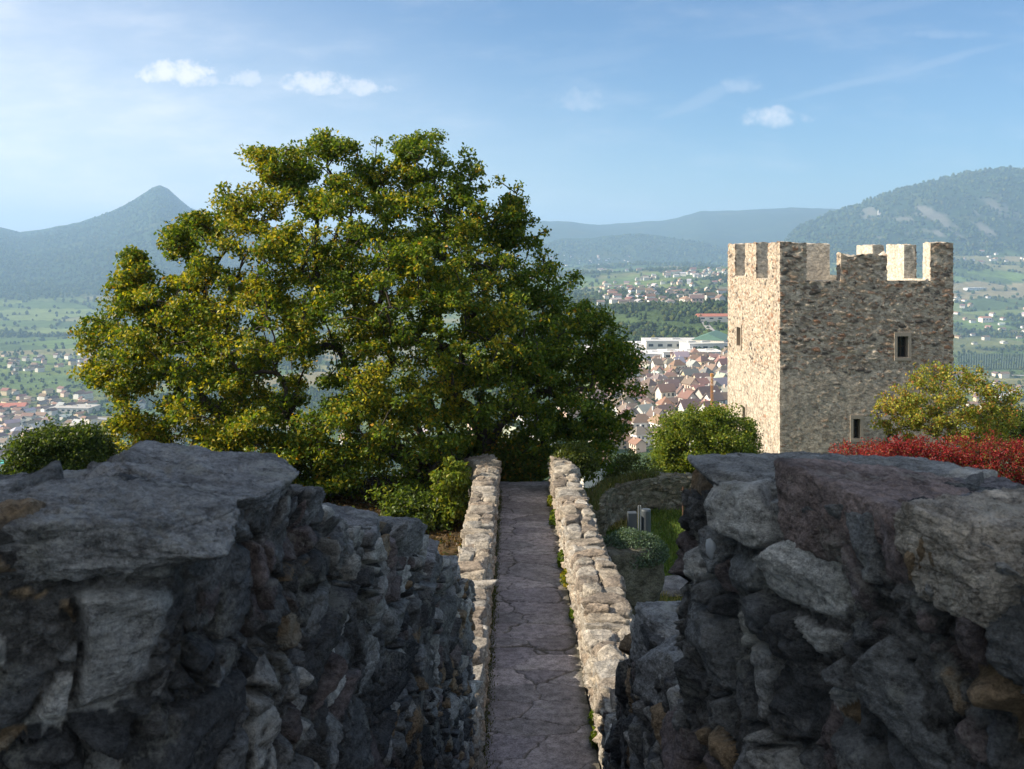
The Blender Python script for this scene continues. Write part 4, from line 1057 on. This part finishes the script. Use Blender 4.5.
# oval lamp tucked into a hollow of the right wall
lo = to_w(713, 541, 3.95); root = empty('wall_lamp', lo + np.array((-.02, -.07, 0)))
g = Geo(); g.lathe([(.0, -.05), (.014, -.046), (.026, -.028), (.031, 0), (.027, .026), (.015, .045), (.0, .05)], n=18, sx=.75); g.build('lens', M['lampglass'], root, True)
g = Geo(); g.bar((.02, .02, 0), (.06, .16, .0), .012, 8); g.build('bracket', M['greymetal'], root)
tag(root, 'small pale oval lamp tucked in a hollow of the right wall', 'lamp')

# ------------------------------------------------------------------ garden right of the path
GZ0 = -6.95
cw_ = empty('garden_wall', (3.2, 25.5, GZ0)); tag(cw_, 'low curved rubble garden wall with grassy top right of the path', 'wall')
st = []
for a in np.linspace(0, 1, 24):
    # from the parapet, curving away to the right
    ang = math.pi * (1.02 - .62 * a); cx, cy, rad = 4.3, 23.4, 2.15
    xi, yi = cx + rad * math.cos(ang) , cy + rad * 1.45 * math.sin(ang); xo, yo = cx + (rad + .55) * math.cos(ang), cy + (rad * 1.45 + .55) * math.sin(ang)
    st.append((xi, yi, xo, yo, -6.05 + .02 * a))
st += [(6.2, 26.2, 6.3, 26.75, -6.0), (8.0, 26.0, 8.0, 26.6, -6.0)]
rel(sweep_wall('wall_body', st, 320, 1.1, 1.8, 44, 22, 16, dict(size=(.36, .36, .2), amp=.08, pal=PAL_PATH * np.array((.50, .52, .46)), mortar=(.12, .12, .085), seed=17, joint=.15), M['rubble']), cw_)
gr_ = np.random.RandomState(8)

# planter boulder with cushion plant
c0 = to_w(630, 590, 19.2)
pb = empty('stone_planter', (c0[0] + .02, c0[1], -6.95)); 
o = rock('planter_stone', (c0[0] + .02, c0[1], -6.22), (1.12, 1.1, 1.2), .3, 401, M['rubble'], None, 44, color=(.13, .125, .095), rough=.06, strat=.5); rel(o, pb)
n = 9000; q = gr_.normal(0, 1, (n, 3)); q /= np.linalg.norm(q, axis=1)[:, None]; q[:, 2] = np.abs(q[:, 2]); q *= gr_.uniform(.8, 1.05, (n, 1))
q = q * np.array((.70, .66, .50)) * (1 + .15 * fbm(q * 3, 3, 2)[:, None]) + np.array((0, 0, 1.04))
leaf_mesh('cushion_plant', q, gr_.uniform(.03, .06, n), leaf_cols(n, gr_, [(.09, .14, .10), (.13, .19, .14), (.06, .10, .06)], [2, 2, 2]), gr_, pb)
tag(pb, 'rounded stone planter overgrown with blue green cushion plant behind the right parapet', 'planter')

# grey bin post with pale posts
c1 = to_w(640, 545, 22.0); root = empty('litter_bin', (c1[0], c1[1], -6.95))
g = Geo(); g.box(-.27, -.08, -.10, .10, .42, 1.18); g.build('panel', M['greymetal'], root)
g = Geo(); g.lathe([(.11, .40), (.115, .44), (.115, 1.22), (.105, 1.25), (.09, 1.25)], (.13, 0, 0), 22, .95, .95); g.build('bin_body', M['greymetal'], root, False)
for x in (-.05, -.005):
    g = Geo(); g.box(x - .012, x + .012, -.15, -.12, -.1, 1.36); g.build('post', M['lightmetal'], root)
g = Geo(); g.box(-.2, .2, -.13, -.1, .6, .64); g.build('bracket', M['greymetal'], root)
tag(root, 'grey metal litter bin on pale posts beside the garden wall', 'bin')
c2 = to_w(683, 505, 25.2); root = empty('iron_stake', (c2[0], c2[1], -6.95)); g = Geo(); g.bar((0, 0, -.2), (.0, 0, .98), .022, 8); g.bar((-.06, 0, .9), (.06, 0, .9), .014, 6); 
o = g.build('iron_stake', M['rust']); o.location = (c2[0], c2[1], -6.95); bpy.data.objects.remove(root)
tag(o, 'thin rusty iron stake standing against the curved garden wall', 'stake')

# stepping slab
o = rock('stone_slab', (3.2, 20.6, -6.93), (1.6, .9, .16), .1, 402, M['rubble'], None, 30, color=(.26, .25, .24), rough=.03)
tag(o, 'flat grey stone slab set in the garden grass', 'slab')

def blades(name, X, Y, Z, h, col, rs, mat, label, cat, kind='stuff'):
    n = len(X); a = rs.uniform(0, 2 * math.pi, n); w = .006 + h * .03
    lean = rs.normal(0, .35, (n, 2)) * h[:, None]
    b_ = np.stack([X, Y, Z], -1); s = np.stack([np.cos(a), np.sin(a), 0 * a], -1) * w[:, None]
    tip = b_ + np.column_stack([lean, h]); md = b_ + np.column_stack([lean * .3, h * .55])
    V = np.stack([b_ - s, b_ + s, md + s * .7, tip, md - s * .7], 1).reshape(-1, 3); i = np.arange(n)[:, None] * 5
    Fc = np.concatenate([i + np.array([[0, 1, 2, 4]]), i + np.array([[4, 2, 3, 3]])])
    # second face as a degenerate-free triangle pair
    q = i + np.array([[0, 1, 2]]); q2 = i + np.array([[0, 2, 4]]); q3 = i + np.array([[4, 2, 3]])
    o = mesh_np(name, V, np.concatenate([q, q2, q3]), mat, np.repeat(col, 5, 0), smooth=False)
    return tag(o, label, cat, kind=kind)
n = 26000; X = gr_.uniform(2.0, 7.5, n); Y = gr_.uniform(18, 26.4, n); Z = terrain(X, Y)
ok = ~((np.abs(X - 3.2) < .8) & (np.abs(Y - 20.6) < .45)); X, Y, Z = X[ok], Y[ok], Z[ok]; n = len(X)
dry = fbm(np.stack([X, Y, 0 * X], -1) * .7, 3, 5)
gc = leaf_cols(n, gr_, [(.08, .14, .025), (.12, .18, .03), (.17, .19, .045)], [3, 3, 1]); dm = dry > .18; gc[dm] = np.array((.30, .26, .09)) * gr_.uniform(.7, 1.2, (dm.sum(), 1))
blades('grass', X, Y, Z - .02, gr_.uniform(.05, .17, n), gc, gr_, M['grass'], 'patchy garden grass right of the path', 'grass')
# fallen leaves and low cover left of the path
n = 16000; X = gr_.uniform(-9, -1.0, n); Y = gr_.uniform(13, 30, n); Z = terrain(X, Y) + gr_.uniform(.005, .05, n)
o = leaf_mesh('leaf_litter', np.stack([X, Y, Z], -1), gr_.uniform(.07, .13, n), leaf_cols(n, gr_, [(.10, .06, .03), (.14, .09, .035), (.06, .045, .025), (.05, .07, .02)], [3, 2, 3, 1.5]), gr_, None, up=.85)
tag(o, 'brown fallen leaves on the ground left of the path', 'leaf litter', kind='stuff')
# grass on the curved wall top
n = 2600; a = gr_.uniform(.55, 1.02, n) * math.pi; rr_ = gr_.uniform(.1, .5, n)
X = 4.3 + (2.15 + rr_) * np.cos(a); Y = 23.4 + (2.15 * 1.45 + rr_) * np.sin(a)
blades('wall_grass', X, Y, -6.05 + 0 * X, gr_.uniform(.05, .2, n), leaf_cols(n, gr_, [(.12, .13, .04), (.08, .11, .03), (.19, .16, .06)], [2, 2, 1]), gr_, M['grass'], 'dry grass growing on top of the curved garden wall', 'grass')
# weeds along the path edges
def weed(x, y, s, seed, label, yel=False):
    rg = np.random.RandomState(seed); n = int(260 * s)
    q = rg.normal(0, 1, (n, 3)); q /= np.linalg.norm(q, axis=1)[:, None]; q *= rg.uniform(.2, 1, (n, 1)) ** .5; q[:, 2] = np.abs(q[:, 2]); q *= np.array((.12, .30, .26)) * s
    root = empty('weed', (x, y, zpath(y) + .01))
    pal = [(.10, .16, .02), (.14, .19, .025), (.06, .10, .02)] if not yel else [(.28, .24, .02), (.14, .17, .025), (.10, .14, .02)]
    leaf_mesh('foliage', q + np.array((0, 0, .03)), rg.uniform(.05, .11, n), leaf_cols(n, rg, pal, [2, 2, 2]), rg, root)
    tubes('stem', [(np.array([(0, 0, -.02), (rg.normal(0, .02), rg.normal(0, .05), .2 * s)]), np.array((.006, .003))) for _ in range(4)], M['leaf'] if False else M['bark'], root, 4)
    return tag(root, label, 'weed', 'weeds along the path edge')
weed(.95, 22.3, 1.1, 1, 'bright green weed at the foot of the right parapet near the path end')
weed(.97, 19.0, 1.0, 2, 'tall green weed at the foot of the right parapet halfway along')
weed(.97, 17.8, .9, 3, 'yellow flowering weed against the right parapet', True)
weed(.95, 24.2, .9, 4, 'small pale weed by the far end of the right parapet', True)
weed(.97, 11.55, .55, 5, 'small green weed at the near end of the right parapet')
weed(.99, 12.1, .5, 6, 'tiny green weed just above the nearest one by the right parapet')
weed(.97, 15.9, .5, 7, 'tiny weed below the yellow one by the right parapet')
n = 5000; X = -.34 + np.abs(gr_.normal(0, .05, n)); Y = gr_.uniform(11, 26, n)
blades('edge_moss', X, Y, zpath(Y), gr_.uniform(.02, .06, n), leaf_cols(n, gr_, [(.08, .09, .03), (.12, .11, .045), (.06, .09, .025)], [2, 1, 2]), gr_, M['grass'], 'mossy grass strip along the left path edge', 'grass')

# ------------------------------------------------------------------ the tower
TX0, TX1, TY0, TY1 = 12.33, 20.30, 46.0, 57.1
ZC, ZT, TB = -1.42, .36, -22.0
tw = empty('stone_tower', ((TX0 + TX1) / 2, (TY0 + TY1) / 2, TB))
tag(tw, 'square medieval rubble stone tower with broken battlements on the right', 'tower')
TMORT = (.43, .372, .305)
def box_grid(x0, x1, y0, y1, z0, z1, res, skip=(), holes={}, rb=.12):
    lo = np.array((x0, y0, z0)); hi = np.array((x1, y1, z1)); V, N, Fc, base = [], [], [], 0
    for ax in range(3):
        for sg in (-1, 1):
            if (ax, sg) in skip: continue
            u, w = (ax + 1) % 3, (ax + 2) % 3
            nu = max(2, int((hi[u] - lo[u]) / res) + 1); nw = max(2, int((hi[w] - lo[w]) / res) + 1)
            a, b_ = np.meshgrid(np.linspace(lo[u], hi[u], nu), np.linspace(lo[w], hi[w], nw), indexing='ij')
            p = np.zeros((nu, nw, 3)); p[..., u] = a; p[..., w] = b_; p[..., ax] = hi[ax] if sg > 0 else lo[ax]
            f = grid_faces(nu, nw, base)
            if sg < 0: f = f[:, ::-1]
            pf = p.reshape(-1, 3)
            for (hx0, hx1, hz0, hz1) in holes.get((ax, sg), []):
                c = pf[f - base].mean(1); hax = 0 if ax == 1 else 1
                f = f[~((c[:, hax] > hx0) & (c[:, hax] < hx1) & (c[:, 2] > hz0) & (c[:, 2] < hz1))]
            V.append(pf); Fc.append(f); base += nu * nw
    V = np.vstack(V); Fc = np.vstack(Fc)
    n = np.zeros_like(V)
    for k in range(3):
        n[:, k] += np.clip(1 - (hi[k] - V[:, k]) / rb, 0, 1) - np.clip(1 - (V[:, k] - lo[k]) / rb, 0, 1)
    n /= np.maximum(np.linalg.norm(n, axis=1), 1e-5)[:, None]
    return V, n, Fc
tp = dict(size=(.44, .44, .20), amp=.06, pal=PAL_TOWER, mortar=TMORT, seed=30, joint=.22, small=.5, tilt=.6, warp=.22, mlevel=.24, rough=.22)
WINF = [(17.68, 18.24, -4.92, -3.98), (15.66, 16.04, -8.66, -7.78)]
WINL = [(53.7, 54.7, -5.2, -4.2), (52.6, 53.3, -9.3, -8.3)]
V, N, Fc = box_grid(TX0, TX1, TY0, TY1, TB, ZC, .045, skip={(2, -1), (2, 1)}, holes={(1, -1): WINF, (0, -1): WINL})
def tsmear(V):
    s = sstep(-4.6, -6.6, V[:, 2] + .9 * fbm(V * .45, 3, 4)) * .74 + .22 * fbm(V * .7, 3, 6)
    lf = (V[:, 0] < TX0 + .05); return np.where(lf, np.maximum(s, .28 + .2 * fbm(V * .6, 3, 7)), s)
P2, C2 = rubble(V, N, smear=tsmear(V), **tp)
rel(mesh_np('shaft', P2, Fc, M['tower'], C2), tw)
# inner side of the parapet: plastered
def plaster_cols(V, s): return np.array((.48, .435, .365)) * (1 + .18 * fbm(V * np.array((2.5, 2.5, .5)), 4, s))[:, None]
T = .62
g = Geo()
g.box(TX0 + T, TX1 - T, TY0 + T, TY1 - T, -2.7, -2.55)
rel(g.build('deck', plain('deck stone', (.3, .28, .25), .9, 0, 2, .3)), tw)
for (a, b_, c, d) in ((TX0 + .05, TX1 - .05, TY0 + .05, TY0 + T), (TX0 + .05, TX1 - .05, TY1 - T, TY1 - .05), (TX0 + .05, TX0 + T, TY0 + T, TY1 - T), (TX1 - T, TX1 - .05, TY0 + T, TY1 - T)):
    V, N, Fc = box_grid(a, b_, c, d, -2.6, ZC + .0, .09)
    P2 = V + N * (.02 * fbm(V * 3, 3, 3))[:, None]
    rel(mesh_np('parapet', P2, Fc, M['tower'], plaster_cols(V, 5)), tw)
def merlon(x0, x1, y0, y1, z1, face, seed, plaster=True, ragged=.10):
    """face: outward axis/sign of the stone-faced side; the other sides are plastered where plaster is set"""
    V, N, Fc = box_grid(x0, x1, y0, y1, ZC - .12, z1, .05, rb=.08)
    P2, C2 = rubble(V, N, **dict(tp, seed=30 + seed))
    ins = np.zeros(len(V), bool)
    inward = np.zeros(len(V))
    for ax, sg in face:
        pos = V[:, ax]; lim = (x0, y0, 0)[ax] if sg < 0 else (x1, y1, 0)[ax]
        inward = np.maximum(inward, (np.abs(pos - lim) < .09).astype(float))
    if plaster:
        pl = 1 - inward
        Pp = V + N * (.03 * fbm(V * 3, 3, seed))[:, None]
        P2 = P2 * (1 - pl[:, None]) + Pp * pl[:, None]; C2 = C2 * (1 - pl[:, None]) + plaster_cols(V, seed) * pl[:, None]
    # broken top
    top = sstep(z1 - .5, z1, V[:, 2]); P2[:, 2] += top * ragged * (fbm(V * np.array((2.2, 2.2, 0)), 3, seed + 2) - .2)
    rel(mesh_np('merlon', P2, Fc, M['tower'], C2), tw)
FR, LF, BK, RT = (1, -1), (0, -1), (1, 1), (0, 1)
e = .0
merlon(TX0, 13.55, TY0, TY0 + T, ZT, [FR, LF], 1)                    # front left corner
merlon(TX0, TX0 + T, TY0 + T - .02, 48.2, ZT, [LF], 2)
merlon(15.13, 17.25, TY0, TY0 + T, ZT - .52, [FR, LF], 3, ragged=.25)
merlon(19.25, TX1, TY0, TY0 + T, ZT, [FR], 4)                        # front right corner
merlon(TX1 - T, TX1, TY0 + T - .02, 47.9, ZT, [RT], 5)
merlon(TX0, TX0 + T, 50.5, 52.9, ZT, [LF], 6)
merlon(TX0, TX0 + T, 55.3, TY1, ZT, [LF], 7)
merlon(16.55, 17.95, TY1 - T, TY1, ZT + .02, [BK], 8)
merlon(12.9, 14.2, TY1 - T, TY1, ZT, [BK], 9)
merlon(TX1 - T, TX1, 50.2, 52.6, ZT - .06, [RT], 10)
merlon(TX1 - T, TX1, 54.6, TY1, ZT - .08, [RT], 11)
# windows: deep reveals, pale surrounds, dark glazing with bars
M['shutter'] = plain('weathered shutter', (.17, .11, .065), .8, 0, 10, .5)
M['surround'] = plain('dressed stone', (.34, .29, .235), .9, 0, 5, .3)
def tower_window(face, a0, a1, z0, z1, bars=1):
    root = empty('window'); root.parent = tw; root.location = -Vector(tw.location) if False else (0, 0, 0)
    off_ = -Vector(tw.location)
    def P(a, dpt, z): return (a, TY0 + dpt, z) if face == 'F' else (TX0 + dpt, a, z)
    def bx(geo, a_0, a_1, d0, d1, z_0, z_1):
        p0, p1 = P(a_0, d0, z_0), P(a_1, d1, z_1); geo.box(min(p0[0], p1[0]), max(p0[0], p1[0]), min(p0[1], p1[1]), max(p0[1], p1[1]), min(p0[2], p1[2]), max(p0[2], p1[2]))
    w = .11; s = Geo()
    bx(s, a0 - w, a0 + .03, -.055, .45, z0 - .02, z1 + .02); bx(s, a1 - .03, a1 + w, -.055, .45, z0 - .02, z1 + .02)
    bx(s, a0 - w, a1 + w, -.06, .45, z1 + .02, z1 + .2); bx(s, a0 - w, a1 + w, -.075, .45, z0 - .16, z0 - .02)
    o = s.build('surround', M['surround'], root); o.location = off_
    s = Geo(); bx(s, a0, a1, .33, .36, z0 - .02, z1 + .02); o = s.build('pane' if face == 'F' else 'shutter', M['glass' if face == 'F' else 'shutter'], root); o.location = off_
    s = Geo()
    for k in range(bars):
        x = a0 + (k + 1) * (a1 - a0) / (bars + 1); bx(s, x - .022, x + .022, .28, .325, z0 - .02, z1 + .02)
    bx(s, a0 + .03, a0 + .08, .28, .325, z0, z1); bx(s, a1 - .08, a1 - .03, .28, .325, z0, z1); bx(s, a0 + .08, a1 - .08, .285, .32, (z0 + z1) / 2 - .02, (z0 + z1) / 2 + .02)
    o = s.build('frame', M['wood'], root); o.location = off_
for w_ in WINF: tower_window('F', *w_)
for w_ in WINL: tower_window('L', *w_)

# ------------------------------------------------------------------ house added unseen, outside the frame on the left, to shade the stair
kp = empty('added_shade_house', (-14, 0, -8)); tag(kp, 'tall plastered house added unseen left of the stair to throw shade over the walls', 'shade caster')
def kb(name, mat, *bxs):
    g = Geo()
    for q in bxs: g.box(*q)
    o = g.build(name, mat); rel(o, kp); return o
kb('wall', M['plasterwhite'], (-18.5, -9.6, -14, 10.3, -8.5, 7.2))
g = Geo(); g.add([(-19, -14.5, 7.1), (-9.1, -14.5, 7.1), (-14, -14.5, 9.6), (-19, 10.5, 7.1), (-9.1, 10.5, 7.1), (-14, 10.5, 9.6)], [(0, 2, 5, 3), (1, 4, 5, 2), (0, 1, 2), (3, 5, 4), (0, 3, 4, 1)])
o = g.build('roof', M['roof']); o.color = (.2, .11, .08, 1); rel(o, kp)
for k in range(5): kb('window', M['glass'], (-9.6, -9.57, -10 + k * 4.6, -8.9 + k * 4.6, 2.5, 4.4))

for o in list(bpy.data.objects):
    if o.name.startswith(('house', 'roof', 'chimney', 'window')) and not o.users_collection: bpy.data.objects.remove(o)
print('objects', len(bpy.data.objects))
